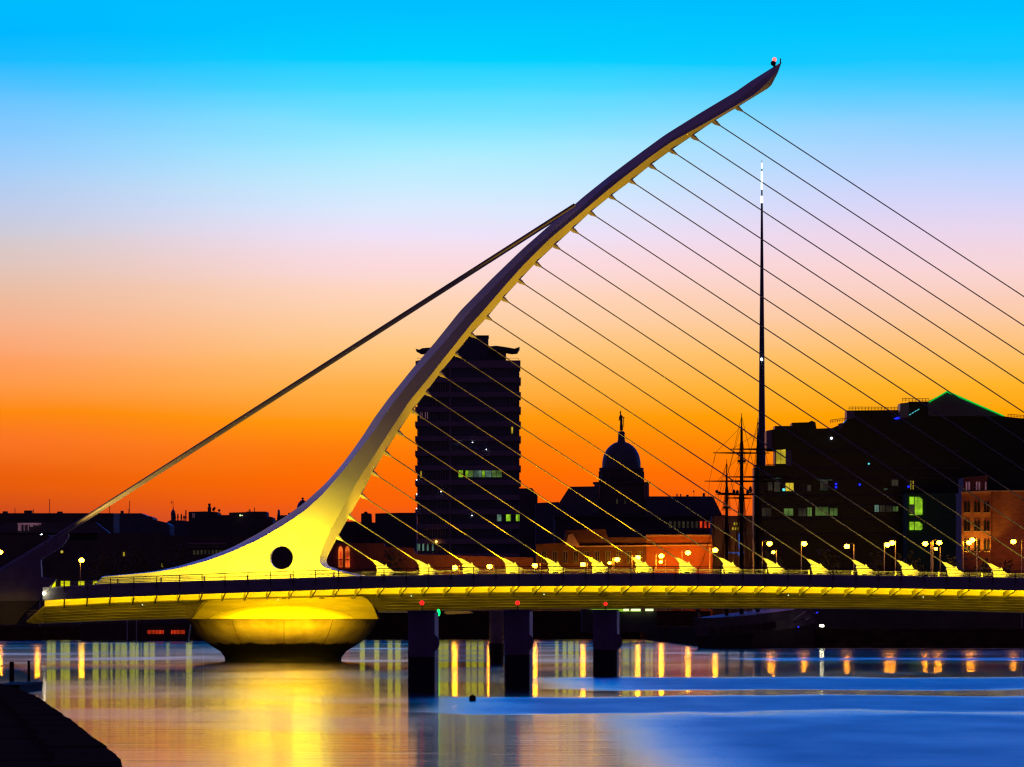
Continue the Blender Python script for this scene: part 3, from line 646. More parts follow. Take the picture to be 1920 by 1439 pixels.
part(b8, 'parapet_light_band', M['band'], [(352, 1018), (424, 1018), (424, 1021), (352, 1021)], 1261, .6)
for k in range(9): win(b8, 362+7*k, 1032, 366+7*k, 1040, 1261.9, M['w_dim'], frame=False)
for x_ in (231, 303): win(b8, x_, 1036 if x_ == 231 else 1057, x_+2.5, 1043 if x_ == 231 else 1064, 1261.9, M['w_yellow'], frame=False)
for x0, x1, yt, lb in ((-420, -80, 985, 'dark plain block beyond the left end of the long flat roofed building'), (-800, -440, 1000, 'low dark block far left of the skyline'), (-1300, -830, 990, 'long dark block at the far left end of the skyline')):
    bld('side_block', lb, [(x0, yt), (x1, yt)], 1300, 14, group=G)
# --- right of pylon
b9 = bld('low_block', 'low dark block seen directly right of the pylon foot', [(600, 978), (668, 978), (668, 980), (705, 980)], 1395, 14, group=G)
b10 = bld('small_tower_block', 'small dark tower with a pyramid cap between pylon and office tower', [(677, 979), (677, 963.5), (682, 962.5), (684, 959.5), (687, 959.5), (689, 962.5), (695.5, 963.5), (696, 979)], 1382, 9, group=G)
b11 = bld('flat_dark_block', 'broad dark block adjoining the left side of the office tower', [(703.5, 990), (703.5, 963), (750, 961.8), (780, 961.8)], 1376, 16, group=G)
b12 = bld('arched_entrance_building', 'low building with two orange lit arches seen through the stays', [(560, 1024), (630, 1019), (720, 1019), (722, 1026), (775, 1028), (780, 1040), (1000, 1046)], 1300, 12, M['brick'], group='low lit buildings along the far quay')
for x0 in (634.5, 647.5):
    a = MB().prism([(x0, 1064), (x0, 1030), (x0+1.5, 1026), (x0+4, 1024), (x0+6.5, 1026), (x0+8, 1030), (x0+8, 1064)], 1299.7, .3).build('arch', M['w_orange'], b12)
    MB().prism([(x0+2.6, 1063), (x0+2.6, 1034), (x0+6, 1034), (x0+6, 1063)], 1299.4, .25).build('window', M['w_red'], a)
    MB().pbox(x0+.6, 1049, x0+7.4, 1051, 1299.2, .2).build('transom', M['wall'], a)
# office tower
TD = 1490
tw = thing('office_tower', 'tall dark office tower with banded floors and winged roof behind the stays', 'tower', (X(878, TD), TD+8, 2.3))
yb = HY+.9*F/TD
MB().prism([(783, yb), (783, 676), (974, 676), (974, yb)], TD+.8, 21).build('core', M['glassblue'], tw)
part(tw, 'parapet', M['band'], [(779, 690), (779, 677), (976, 676), (976, 690)], TD-.2, 22)
part(tw, 'roof_block', M['roof'], [(820, 677), (842, 660), (848, 629), (915.5, 629), (915.5, 652), (949, 653), (949, 677)], TD+5, 12)
part(tw, 'roof_cap', M['wall'], [(846, 631.5), (846, 629), (916.5, 629), (916.5, 631.5)], TD+4.6, 13)
part(tw, 'roof_wing', M['wall'], [(915, 650), (930, 648.5), (945, 650.5), (965, 654), (974.5, 650.5), (970, 658), (960, 659), (948, 657), (915, 657)], TD+2, 18)
part(tw, 'roof_wing', M['wall'], [(779, 654), (786, 656), (792, 653), (806, 652), (842, 652), (842, 659), (800, 659), (788, 659)], TD+2, 18)
for x0, x1 in ((782, 800), (951, 972)):
    MB().path([P(x0, 673, TD+1), P(x0, 672, TD+1), P(x1, 672, TD+1)], .05, n=4).path([P(x1, 677, TD+1), P(x1, 672, TD+1)], .05, n=4).build('roof_rail', M['rail'], tw)
for k in range(14):
    yb_ = 708+27.5*k
    part(tw, 'spandrel', M['band'], [(778.2, yb_), (976.8, yb_), (976.8, yb_+9.5), (778.2, yb_+9.5)], TD-.3, 22.6)
    if k < 13:
        o = MB()
        for j in range(13):
            xx = 782+j*4.8
            o.pbox(xx, yb_+10, xx+.8, yb_+27, TD+.3, .4)
        for j in range(4): o.pbox(957+j*4.8, yb_+10, 957.9+j*4.8, yb_+27, TD+.3, .4)
        mo = o.build('mullions', M['mull'], tw)
for y0 in (690,):
    o = MB()
    for j in range(13): o.pbox(782+j*4.8, 691, 782.8+j*4.8, 707, TD+.3, .4)
    o.build('mullions', M['mull'], tw)
MB().pbox(842, 691, 846, 1080, TD-.1, .6).build('corner_pier', M['band'], tw)
ww = [(860, 868, 'w_lime'), (873, 878, 'w_lime'), (878.5, 887, 'w_green'), (888, 903, 'w_teal'), (904, 908.5, 'w_lime'), (910, 921, 'w_teal'), (922, 930, 'w_green'), (931, 941, 'w_green')]
for x0, x1, k in ww: win(tw, x0, 882.5, x1, 895, TD+.75, M[k], frame=(x1-x0) > 5)
for x0, x1, k in ((932, 940, 'w_teal'), (949, 958, 'w_lime'), (967, 975, 'w_lime')): win(tw, x0, 964, x1, 977.5, TD+.75, M[k])
for x0 in (780, 784.5, 792, 800.5, 810): win(tw, x0, 1020, x0+3, 1033, TD+.25, M['w_teal'], frame=False)
for x0 in (793, 798, 805): win(tw, x0, 1048, x0+2, 1056, TD+.25, M['w_teal'], frame=False)
win(tw, 959, 801, 961.5, 813, TD+.25, M['w_yellow'], frame=False)
for x0 in (788, 791, 797, 801): win(tw, x0, 773, x0+1.2, 786, TD+.25, M['w_pink'], frame=False)
win(tw, 788.5, 884, 790.5, 896, TD+.25, M['w_yellow'], frame=False)
for x_, y_ in ((861, 830), (886, 830), (912, 843), (827, 922), (885, 967), (781, 900), (781, 927), (781, 954)):
    MB().ball(P(x_, y_, TD-.4), .07).build('room_lamp', M['coolw'], tw)
MB().ball(P(818, 1016, TD-1), .22).build('wall_lamp', M['sodium2'], tw)
# blocks right of the tower
b13 = bld('stepped_block', 'narrow dark stepped block touching the right side of the office tower', [(974, 916), (998, 915.6), (1003, 923), (1008, 926), (1008, 1000)], 1440, 12, group=G)
b14 = bld('glazed_link', 'low dark glazed block between stepped block and domed palace', [(1004, 943.5), (1048, 941.5), (1052, 990)], 1425, 10, M['roof'], group=G)
for x_ in (1048, 1052): win(b14, x_, 981, x_+1.3, 984, 1424.9, M['w_teal'], frame=False)
# domed palace
CD = 1350
ch = thing('domed_palace', 'dark neoclassical palace with a statue on its tall dome', 'building', (X(1166, CD), CD+10, 2.3))
yb = HY+.9*F/CD
MB().prism([(1040, yb), (1040, 968), (1360, 968), (1360, yb)], CD, 22).build('wall', M['wall'], ch)
part(ch, 'left_roof', M['roof'], [(1038, 968), (1049, 942), (1068, 913), (1122, 912), (1122, 968)], CD+1, 18)
part(ch, 'right_roof', M['roof'], [(1210, 968), (1210, 931), (1334, 931), (1338, 933), (1355, 968)], CD+1, 18)
part(ch, 'cornice', M['wall'], [(1360, 966), (1360, 970), (1038, 970), (1038, 966)], CD-.8, 24)
for x_, yt, w_ in ((1268.5, 926, 2), (1275.5, 926.5, 2), (1287, 928, 4.5), (1318, 925, 4)): part(ch, 'chimney', M['wall'], [(x_, yt), (x_+w_, yt), (x_+w_, 932), (x_, 932)], CD+6, 2)
MB().tube(P(1301, 921, CD+6), P(1301, 932, CD+6), .04).ball(P(1300.5, 921.5, CD+6), .16).build('vane', M['rail'], ch)
k = CD/F; cx = X(1166.5, CD); cy = CD+9
part(ch, 'drum_base', M['wall'], [(1116, 968), (1116, 906), (1217, 906), (1217, 968)], CD+2, 14)
part(ch, 'drum_cornice', M['wall'], [(1112.5, 904), (1220.5, 904), (1217, 907), (1116, 907)], CD+1.6, 14.8)
for x_ in (1119, 1123.5, 1209, 1213.5): MB().tube(P(x_, 907.5, CD+1.2), P(x_, 935, CD+1.2), .18, n=10).build('column', M['render'], ch)
MB().lathe((cx, cy, 0), [(40.5*k, Z(906, CD)), (40*k, Z(882, CD)), (42*k, Z(881, CD)), (42*k, Z(876, CD)), (37*k, Z(875, CD))], 32).build('drum', M['wall'], ch)
for i in range(12):
    a = 2*math.pi*i/12
    MB().tube((cx+41*k*math.cos(a), cy+41*k*math.sin(a), Z(905, CD)), (cx+41*k*math.cos(a), cy+41*k*math.sin(a), Z(882, CD)), .2, n=8).build('drum_column', M['wall'], ch)
MB().lathe((cx, cy, 0), [(36.5*k, Z(876, CD)), (36.3*k, Z(866, CD)), (35*k, Z(857, CD)), (32.5*k, Z(849, CD)), (28*k, Z(841, CD)), (22*k, Z(834.5, CD)), (14*k, Z(829, CD)), (8*k, Z(827, CD)), (6.8*k, Z(824, CD)), (6.2*k, Z(812, CD)), (7*k, Z(811, CD)), (6*k, Z(808, CD)), (4*k, Z(806.5, CD))], 36).build('dome', M['copper'], ch, smooth=True)
# statue on the dome: skinned figure
sk = bpy.data.meshes.new('statue')
sc_ = k
pt_ = [(0, 0, 806.5, 3.3), (0, 0, 798, 3.4), (-.2, 0, 791, 2.6), (-.4, 0, 784, 2.9), (-.9, 0, 778, 2.4), (-1.6, 0, 774.5, 1.1), (-2.0, 0, 771, 1.5), (-1.8, 0, 768, .9), (2.2, 0, 779.5, 1.1), (4.2, 0, 781, .8), (6.5, 0, 781.2, .5), (-3.6, 0, 780, 1.1), (-4.4, 0, 787, .9), (4.2, 0, 792, .7), (4.6, 0, 800, .5)]
ed = [(0,1),(1,2),(2,3),(3,4),(4,5),(5,6),(6,7),(4,8),(8,9),(9,10),(4,11),(11,12),(9,13),(13,14)]
sk.from_pydata([(cx+x_*sc_-ch.location.x, cy-ch.location.y, Z(y_, CD)-ch.location.z) for x_, d_, y_, r_ in pt_], ed, [])
so = bpy.data.objects.new('statue', sk); C.objects.link(so); so.parent = ch; sk.materials.append(M['wall'])
sm = so.modifiers.new('s', 'SKIN')
for i, p_ in enumerate(pt_): sk.skin_vertices[0].data[i].radius = (p_[3]*sc_, p_[3]*sc_)
sk.skin_vertices[0].data[0].use_root = True
so.modifiers.new('u', 'SUBSURF').levels = 1
for x_ in (1156, 1171): win(ch, x_, 936, x_+2, 945, CD+1.9, M['w_dim'], frame=False)
for k2 in range(11): win(ch, 1255+8.2*k2, 978, 1259+8.2*k2, 990, CD-.05, M['w_dim'] if k2 < 7 else M['w_red'], frame=False)
# low orange lit terrace on the quay
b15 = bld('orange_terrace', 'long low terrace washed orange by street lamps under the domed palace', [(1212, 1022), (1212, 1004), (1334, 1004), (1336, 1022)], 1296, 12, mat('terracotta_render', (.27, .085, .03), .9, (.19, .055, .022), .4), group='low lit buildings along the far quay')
MB().prism([(1005, HY+12), (1005, 1021), (1058, 1018), (1060, 995), (1135, 992), (1140, 1008), (1211.8, 1008), (1211.8, HY+12)], 1296.1, 12).build('dim_left_wall', mat('dimmed_terrace_wall', (.10, .045, .025), .9, (.07, .03, .018), .4), b15)  # same terrace, its weaker lamp light put into a darker wall colour
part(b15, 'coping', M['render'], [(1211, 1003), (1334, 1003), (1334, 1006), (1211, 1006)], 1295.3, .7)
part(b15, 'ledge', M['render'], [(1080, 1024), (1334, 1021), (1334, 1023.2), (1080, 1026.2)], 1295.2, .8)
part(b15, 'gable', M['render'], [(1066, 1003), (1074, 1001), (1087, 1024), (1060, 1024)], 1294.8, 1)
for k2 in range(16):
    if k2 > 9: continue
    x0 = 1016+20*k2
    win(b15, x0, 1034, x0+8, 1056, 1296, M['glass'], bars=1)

b16 = bld('dark_quay_block', 'low dark block between the orange terrace and the tall ship', [(1334, 968), (1420, 967), (1425, 1010)], 1300, 10, group=G)
for x0, y0 in ((1376, 980), (1381, 980), (1373, 989), (1378, 989), (1383, 989)): win(b16, x0, y0, x0+2.4, y0+5, 1299.9, M['w_yellow'], frame=False)
part(b16, 'lit_edge', M['w_dim'], [(1360, 997), (1450, 999), (1450, 1000), (1360, 998)], 1290, .3)
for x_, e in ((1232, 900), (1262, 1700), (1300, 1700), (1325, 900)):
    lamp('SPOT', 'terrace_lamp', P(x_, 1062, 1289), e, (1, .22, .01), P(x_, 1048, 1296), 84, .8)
fw = thing('dark_screen_wall', 'low dark screen wall added along the far quay edge under the bridge deck', 'wall', (X(990, 1289), 1289, 2.3))  # invented wall that keeps the bank under the deck black
MB().box((-29.5, 1288.6, 2.31), (35.5, 1289, 4.9)).build('wall', M['stone'], fw); MB().box((-29.5, 1288.5, 4.9), (35.5, 1289.1, 5.0)).build('coping', M['stone'], fw)
# spire
sp_ = thing('needle_spire', 'very tall thin metal spire with lit tip', 'spire', (X(1428.5, 1870), 1870, 2.3))
k = 1870/F
MB().lathe((X(1428.5, 1870), 1870, 0), [(8.4*k, 2.3), (7.2*k, Z(880, 1870)), (5.6*k, Z(740, 1870)), (4.2*k, Z(600, 1870)), (2.9*k, Z(480, 1870)), (1.9*k, Z(380, 1870))], 20).build('shaft', M['pale'], sp_, smooth=True)
M['spiredark'] = mat('spire_steel', (.12, .12, .14), .35, metal=.7)
sp_.children[0].data.materials[0] = M['spiredark']
segs = [(381, 368, 'spirelight', 2.0), (368, 356, 'spiredark', 1.5), (356, 322, 'spirelight', 1.6), (322, 316, 'spiredark', 1.0), (316, 306, 'spirelight', 1.2), (306, 301, 'spiredark', .5)]
for y0, y1, mk, r_ in segs: MB().tube(P(1428.5, y0, 1870), P(1428.5, y1, 1870), r_*k, r_*k*.92, 10).build('tip_section', M[mk], sp_)
MB().ball(P(1428, 674, 1868), .3).build('lamp', M['coolw'], sp_)
# --- right office complex
RD = 1010
r1 = bld('glass_office', 'large black stepped office complex with green lit glass pyramid roof', [(1414, 877), (1436, 873), (1453, 873), (1453, 845), (1437, 845), (1437, 808), (1453, 805), (1453, 799), (1485, 799), (1485, 793), (1516, 792), (1522, 789), (1529, 792), (1531, 804), (1560, 803), (1583, 793), (1588, 787), (1588, 770), (1684, 769), (1687, 782), (1688, 756.5), (1704, 755), (1704, 753.5), (1742, 753), (1800, 753), (1882, 781), (1908, 784), (1980, 789)], RD, 7, M['glass'])
win(r1, 1455, 843, 1473, 870, RD, M['w_yellow'], bars=1)
part(r1, 'corner_panel', M['band'], [(1438, 808), (1447, 807), (1447, 840), (1438, 842)], RD-.5, .5)
part(r1, 'corner_panel', M['band'], [(1474, 845), (1484, 845), (1484, 874), (1474, 874)], RD-.5, .5)
part(r1, 'corner_panel', M['render'], [(1688, 757), (1704, 756), (1704, 783), (1688, 784)], RD-.5, .5)
part(r1, 'corner_panel', M['band'], [(1588, 772), (1602, 771), (1602, 784), (1588, 786)], RD-.5, .5)
part(r1, 'corner_panel', M['band'], [(1572, 795), (1580, 793), (1580, 803), (1572, 804)], RD-.5, .5)
def rrail(x0, y0, x1, y1, n):
    o = MB()
    for i in range(n+1):
        f = i/n; xx, yy_ = x0+(x1-x0)*f, y0+(y1-y0)*f
        o.tube(P(xx, yy_, RD+1), P(xx, yy_+6, RD+1), .05, n=4)
    o.path([P(x0, y0, RD+1), P(x1, y1, RD+1)], .05, n=4).path([P(x0, y0+3, RD+1), P(x1, y1+3, RD+1)], .03, n=4)
    o.build('roof_rail', M['rail'], r1)
rrail(1437, 871, 1453, 871, 6); rrail(1557, 788, 1588, 784, 7); rrail(1592, 763.5, 1683, 764, 15); rrail(1692, 747.5, 1742, 748, 8); rrail(1890, 777, 1930, 780, 7)
MB().prism([(1740, 753), (1776, 734), (1884, 781), (1740, 781)], RD-2, 8).build('pyramid_roof', M['glassblue'], r1)
MB().prism([(1741, 753.5), (1775, 733.5), (1777, 733), (1776, 735.8), (1743, 755)], RD-2.4, .4).build('roof_light', M['greenstrip'], r1)
MB().prism([(1777, 733), (1884, 780), (1881, 781), (1776, 736)], RD-2.4, .4).build('roof_light', M['greenstrip'], r1)
for i in range(4): MB().prism([(1705+5*i, 778-3*i), (1708.5+5*i, 775.8-3*i), (1708.5+5*i, 776.8-3*i), (1705+5*i, 779-3*i)], RD-2.2, .2).build('roof_light', M['cyan'], r1)
for i in range(6): MB().tube(P(1770+4*i, 740+i, RD-2.3), P(1764+6*i, 752, RD-2.3), .06, n=4).build('glazing_bar', M['mull'], r1)
MB().ball(P(1559, 822, RD-.3), .14).build('lamp', M['coolw'], r1); MB().ball(P(1629, 870, RD-.3), .12).build('lamp', M['cyan'], r1)
MB().prism([(1676, 785), (1687, 781), (1688, 785), (1680, 787)], RD-.6, .3).build('lamp', M['bluel'], r1)
# floors: slab lines and windows
for yv in (845, 877, 896, 928, 945, 972, 1000): 
    MB().pbox(1416 if yv > 877 else 1500, yv, 1800, yv+2.2, RD-.35, .35).build('floor_slab', M['wall'], r1)
wl = [(1420, 1430, 903, 918, 'glass'), (1440, 1448, 904, 920, 'w_dim'), (1452, 1462, 904, 922, 'w_dim'), (1473, 1488, 906, 921, 'w_yellow'), (1500, 1512, 908, 921, 'glass'), (1514, 1520, 910, 921, 'w_dim'), (1538, 1552, 901, 917, 'w_dim'), (1556, 1570, 901, 918, 'glass'), (1429, 1446, 953, 968, 'w_dim'), (1470, 1487, 954, 967, 'w_green'), (1497, 1512, 954, 968, 'w_dim'), (1514, 1522, 952, 968, 'w_green'), (1529, 1553, 951, 967, 'w_green'), (1556, 1570, 953, 967, 'w_green'), (1640, 1648, 947, 960, 'w_teal'), (1650, 1660, 948, 960, 'w_dim'), (1662, 1672, 949, 960, 'w_dim'), (1674, 1684, 950, 959, 'w_green'), (1672, 1684, 900, 911, 'w_orange')]
for x0, x1, y0, y1, k in wl:
    m_k = M[k] if k != 'w_orange' else M['w_dim']
    win(r1, x0, y0, x1, y1, RD, m_k, bars=1)
MB().ball(P(1469.5, 918.5, RD-.3), .2).build('lamp', M['cyan'], r1)
for x_, y_ in ((1567.5, 908), (1567.5, 914), (1612, 909), (1703.5, 913)): MB().ball(P(x_, y_, RD-.3), .16).build('lamp', M['bluel'], r1)
for x0, x1, y_ in ((1454, 1464, 896.5), (1537, 1553, 918.5), (1533, 1560, 900), (1657, 1664, 917), (1444, 1454, 903)): MB().pbox(x0, y_, x1, y_+.8, RD-.5, .1).build('strip_lamp', M['w_teal'], r1)
for x0 in (1707, 1711.5): win(r1, x0, 902, x0+1.5, 918, RD-.01, M['w_yellow'], frame=False)
g1 = bld('green_lit_stairwell', 'dark green wall with two bright lime stairwell windows', [(1700, 925), (1822, 925)], 985, 10, mat('green_painted_wall', (.04, .16, .05), .7))
def limewin(y0, y1, cutc):
    f = MB().prism([(1705.5, y0), (1714, y0), (1714, y1), (1705.5, y1)], 984.9, .1).build('window', M['w_lime'], g1)
    MB().prism([(1715.2, y0), (1724, y0), (1729.5, y0+5), (1729.5, y1-cutc), (1727, y1), (1715.2, y1)], 984.9, .1).build('pane', M['w_lime'], f)
    MB().pbox(1714, y0-1, 1715.2, y1+1, 984.7, .3).build('mullion', M['rail'], f)
limewin(932, 966, 1); limewin(979, 994, 3)
MB().pbox(1705.5, 946, 1714, 965, 984.8, .1).build('blind', M['w_dim'], g1)
# brick corner house
BKD = 940
bh = bld('brick_corner_house', 'uplit red brick corner building with arched windows at the right edge', [(1803, 930), (1803, 923), (1858, 921)], BKD, 12, M['brick'])
MB().prism([(1858.2, 921), (1960, 921), (1960, HY+13), (1858.2, HY+13)], BKD+1.5, 14).build('side_wall', M['brick'], bh)
MB().prism([(1806, 922), (1806, 896), (1812, 895), (1848, 892), (1851, 893), (1851, 921)], BKD+3, 10).build('attic', M['brick'], bh)
MB().prism([(1802, 922.5), (1859, 920), (1859, 923), (1802, 925.5)], BKD-.5, .5).build('cornice', M['render'], bh)
MB().prism([(1859, 920), (1960, 920), (1960, 922.6), (1859, 922.6)], BKD+1.1, .4).build('cornice', M['render'], bh)
for x0 in (1811, 1816, 1830, 1835, 1847): win(bh, x0, 904, x0+2.6, 919, BKD+3, M['w_pink'], frame=False)
for row, (y0, y1) in enumerate(((940, 961), (976, 996), (1012, 1034))):
    for x0 in (1808.5, 1814.5, 1827, 1833.5, 1845, 1851):
        MB().prism([(x0, y1), (x0, y0+3), (x0+1, y0+1), (x0+2.2, y0), (x0+3.4, y0+1), (x0+4.4, y0+3), (x0+4.4, y1)], BKD-.12, .12).build('window', M['glass'], bh)
        MB().pbox(x0-.6, y1, x0+5, y1+1.6, BKD-.35, .35).build('sill', M['render'], bh)
for x_ in (1822, 1842, 1856, 1812):
    lamp('SPOT', 'uplight', P(x_, 1046, BKD-1.2), 900, (1, .5, .03), P(x_, 985, BKD), 80, .6)
    MB().pbox(x_-1.5, 1046, x_+1.5, 1049, BKD-1.4, .3).build('uplight', M['rail'], bh)
lamp('SPOT', 'uplight', P(1890, 1040, BKD-9), 1300, (1, .30, .03), P(1890, 970, BKD), 110, .8)
# hidden-behind-deck lit arcade facing the far water
ar = thing('lit_arcade', 'long far quay arcade with a row of lit openings behind the bridge deck', 'building', (X(500, 1255), 1256, 2.3))
o = MB().pbox(-20, 1075, 380, 1176, 1256, 4).build('wall', M['wall'], ar)
for a, c in ((88, 96), (97, 104), (114, 119), (120, 131), (147, 158), (174, 185), (189, 199), (200, 211), (216, 226), (227, 238), (243, 253), (254, 265), (270, 279), (281, 290), (312, 318), (349, 360)):
    win(ar, a, 1090, c, 1138, 1256, M['w_gold'], frame=False)
ar2 = thing('lit_colonnade', 'far lit colonnade closing the river between the piers', 'building', (X(900, 1293), 1293, 2.3))
MB().pbox(640, 1075, 1262, 1173, 1293, 2).build('wall', M['wall'], ar2)
for a, c in ((675, 684), (702, 711), (727, 736), (741, 751), (821, 830), (831, 841), (846, 853), (874, 882), (884, 894), (897, 907), (1041, 1047), (1055, 1062), (1065, 1075), (1079, 1085), (1167, 1180), (1184, 1192), (1210, 1217), (1219, 1224)):
    win(ar2, a, 1088, c, 1138, 1293, M['w_gold'], frame=False)
# cabin light strip low over the water, right of the piles
fb = thing('lit_pontoon_bar', 'long lit pontoon cabin seen just under the bridge deck', 'pontoon', (X(1170, 1100), 1100, 0))
MB().prism([(1090, 1143), (1232, 1146), (1232, 1186), (1090, 1186)], 1100, 5).build('cabin', M['wall'], fb)
MB().prism([(1104, 1142.5), (1172, 1142.5), (1204, 1147.6), (1160, 1147)], 1099.8, .1).build('window', M['w_lime'], fb)
for a, c in ((1169, 1179), (1183, 1201), (1210, 1225)): win(fb, a, 1140.2, c, 1146, 1099.6, M['w_white'], frame=False)
rb = thing('red_lit_barge', 'dark moored barge with two rows of red lit slits beside the pier', 'boat', (X(310, 1150), 1150, 0))
MB().prism([(150, 1170), (356, 1170), (352, 1202), (150, 1202)], 1150, 6).build('hull', M['hulldark'], rb)
for a, n_ in ((277, 12), (321, 10)):
    for i in range(n_): MB().pbox(a+2.6*i, 1182, a+1.3+2.6*i, 1189, 1149.8, .1).build('window', M['w_red'], rb)
for x_ in (238.5, 256): MB().tube(P(x_, 1155, 1140), P(x_, 1204, 1140), .09).build('mast', M['pale'], rb)

# ------------------------------------------------------------------ tall ship
SD = 850
sh = thing('tall_ship', 'moored three masted tall ship with bare yards and a pale striped bow', 'ship', (X(1400, SD), SD+18, 0))
# hull lofted from the stem on the left to the stern
ax = Vector((X(1309, SD), SD, 0)); ay = Vector((X(1505, SD+8), SD+8, 0)); dirv = (ay-ax).normalized(); side = Vector((dirv.y, -dirv.x, 0))
def hull(z0, z1, grow, name, m):
    o = MB(); st = []
    Ln = (ay-ax).length
    for i in range(15):
        s = i/14; hb = 3.7*min(1, (s*3.2)**.6 if s > 0 else 0)*(1-.25*max(0, s-.7)/.3)
        sheer = .15+1.5*s**1.3
        c = ax+dirv*(Ln*s+grow)
        ring = []
        for zz, wf in ((z0, .82 if z0 < .5 else .95), (z1, 1)):
            z_ = zz+(sheer if zz > 1 else 0)
            if s == 0: c2 = c - dirv*(z_*.22)
            else: c2 = c
            ring += [c2+side*hb*wf+Vector((0, 0, z_)), c2-side*hb*wf+Vector((0, 0, z_))]
        st.append([ring[0], ring[2], ring[3], ring[1]])
    for r in st: o.v += r
    for i in range(14):
        for j in range(4): o.f.append([i*4+j, i*4+(j+1) % 4, (i+1)*4+(j+1) % 4, (i+1)*4+j])
    o.f += [[0, 1, 2, 3], [59, 58, 57, 56]]
    return o.build(name, m, sh)
hull(-.8, 1.25, 0, 'lower_hull', M['hulldark']); hull(1.26, 2.3, -.05, 'gun_stripe', M['hull']); hull(2.31, 3.4, -.08, 'upper_hull', M['hull'])
for i in range(9):
    s = .07+.06*i; Ln = (ay-ax).length; c = ax+dirv*Ln*s+side*(3.7*min(1, (s*3.2)**.6)+.0); z_ = 1.55+.15+1.5*s**1.3
    MB().box((c.x-.28, c.y-.3, z_), (c.x+.28, c.y+.3, z_+.75)).build('gun_port', M['hulldark'], sh)
MB().tube(P(1308, 1140, SD), P(1314, 1166, SD), .16).tube(P(1314, 1166, SD), P(1320, 1196, SD+.5), .14).build('stem_post', M['pilepale'], sh)
MB().tube(P(1311, 1146, SD), P(1262, 1112, SD-9), .16, .08).build('bowsprit', M['timber'], sh)
masts = [(1362.5, 864, SD+3, .22), (1390.5, 777, SD+4, .26), (1421, 786, SD+5, .24)]
for x_, yt, D_, r_ in masts:
    D_ = D_
    mo = MB().tube(P(x_, 1155, D_), P(x_, yt+90, D_), r_, r_*.8, 8).tube(P(x_, yt+96, D_), P(x_, yt+30, D_), r_*.75, r_*.55, 8).tube(P(x_, yt+34, D_), P(x_, yt-2, D_), r_*.45, .03, 6).tube(P(x_, yt+86, D_), P(x_, yt+90, D_), r_*1.9, r_*1.9, 8).build('mast', M['timber'], sh)
yards = [(1390.5, SD+3.6, 849.5, 1337, 1443), (1390.5, SD+3.6, 902.5, 1321, 1455), (1421, SD+4.6, 842.5, 1370, 1468), (1421, SD+4.6, 894.5, 1358, 1480), (1390.5, SD+3.6, 927.5, 1344, 1432), (1390.5, SD+3.6, 934, 1362, 1410), (1362.5, SD+2.6, 925.5, 1345, 1384)]
for mx_, D_, y_, x0, x1 in yards:
    MB().tube(P(x0, y_, D_), P(mx_, y_+.3, D_), .05, .13, 6).tube(P(mx_, y_+.3, D_), P(x1, y_+.5, D_), .13, .05, 6).build('yard', M['timber'], sh)
rg_ = MB()
def line(x0, y0, D0, x1, y1, D1, r=.028): rg_.tube(P(x0, y0, D0), P(x1, y1, D1), r, n=3)
for x_, yt, D_, r_ in masts:
    for s in (-1, 1):
        for i in range(4): line(x_, yt+92, D_, x_+s*(12+3*i), 1150, D_+.4*i)
        for i in range(3): line(x_, yt+34, D_, x_+s*(4+2*i), yt+94, D_)
        line(x_, yt+4, D_, x_+s*30, yt+130, D_)
for (x0, y0, x1, y1) in ((1390, 800, 1341, 850), (1390, 800, 1441, 850), (1341, 852, 1330, 903), (1390, 850, 1345, 903), (1390, 800, 1310, 1080), (1390, 860, 1290, 1120), (1362, 870, 1318, 1000), (1390, 870, 1362, 945), (1421, 800, 1390, 905), (1342, 850, 1338, 868), (1330, 904, 1328, 935), (1344, 926, 1342, 919), (1421, 812, 1372, 843), (1421, 880, 1400, 960), (1390, 905, 1378, 1040), (1390, 905, 1410, 1040), (1362, 900, 1350, 1050), (1362, 900, 1374, 1050)):
    line(x0, y0, SD+4, x1, y1, SD+4, .022)
rg_.build('rigging', M['timber'], sh)
for x_, y_, h_ in ((1344, 919, 6), (1349, 922, 4), (1382.5, 919, 9), (1407, 912, 14), (1402, 918, 10), (1376, 918, 10)): MB().ball(P(x_, y_+h_/2, SD+4), .2, sz=h_/6).build('furled_sail', M['hulldark'], sh)
MB().prism([(1384, 1001), (1391, 1001), (1390.5, 1018), (1388.5, 1031), (1386, 1031), (1384.5, 1018)], SD+9, .15).build('flag', M['w_blue'], sh)  # light on the flag is put in as its own glow
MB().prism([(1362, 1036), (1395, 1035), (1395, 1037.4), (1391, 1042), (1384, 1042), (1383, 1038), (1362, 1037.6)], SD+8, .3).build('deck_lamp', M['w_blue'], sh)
gw = thing('gangway', 'dim blue lit gangway rails sloping up from the water beside the ship', 'gangway', P(1505, 1165, 846))
MB().tube(P(1487, 1162, 846), P(1512, 1146, 846), .05, n=4).build('rail', M['pale'], gw); MB().tube(P(1510, 1163, 846), P(1536, 1147, 846), .05, n=4).build('rail', M['pale'], gw)
MB().tube(P(1487, 1168, 846), P(1535, 1150, 846), .1, n=4).build('walkway', M['rail'], gw)
for x_, y_ in ((1497, 1176), (1532, 1149)): MB().ball(P(x_, y_, 845.5), .10).build('lamp', M['bluel'], gw)
lt = thing('quay_lamp_box', 'small white lamp box low on the quay wall right of the ship', 'lamp', P(1541, 1174, 845))
MB().pbox(1537.5, 1172, 1544.5, 1175.5, 848, .4).build('lamp_glass', M['warmw'], lt); MB().pbox(1537, 1171, 1545, 1172, 847.9, .6).build('hood', M['rail'], lt)

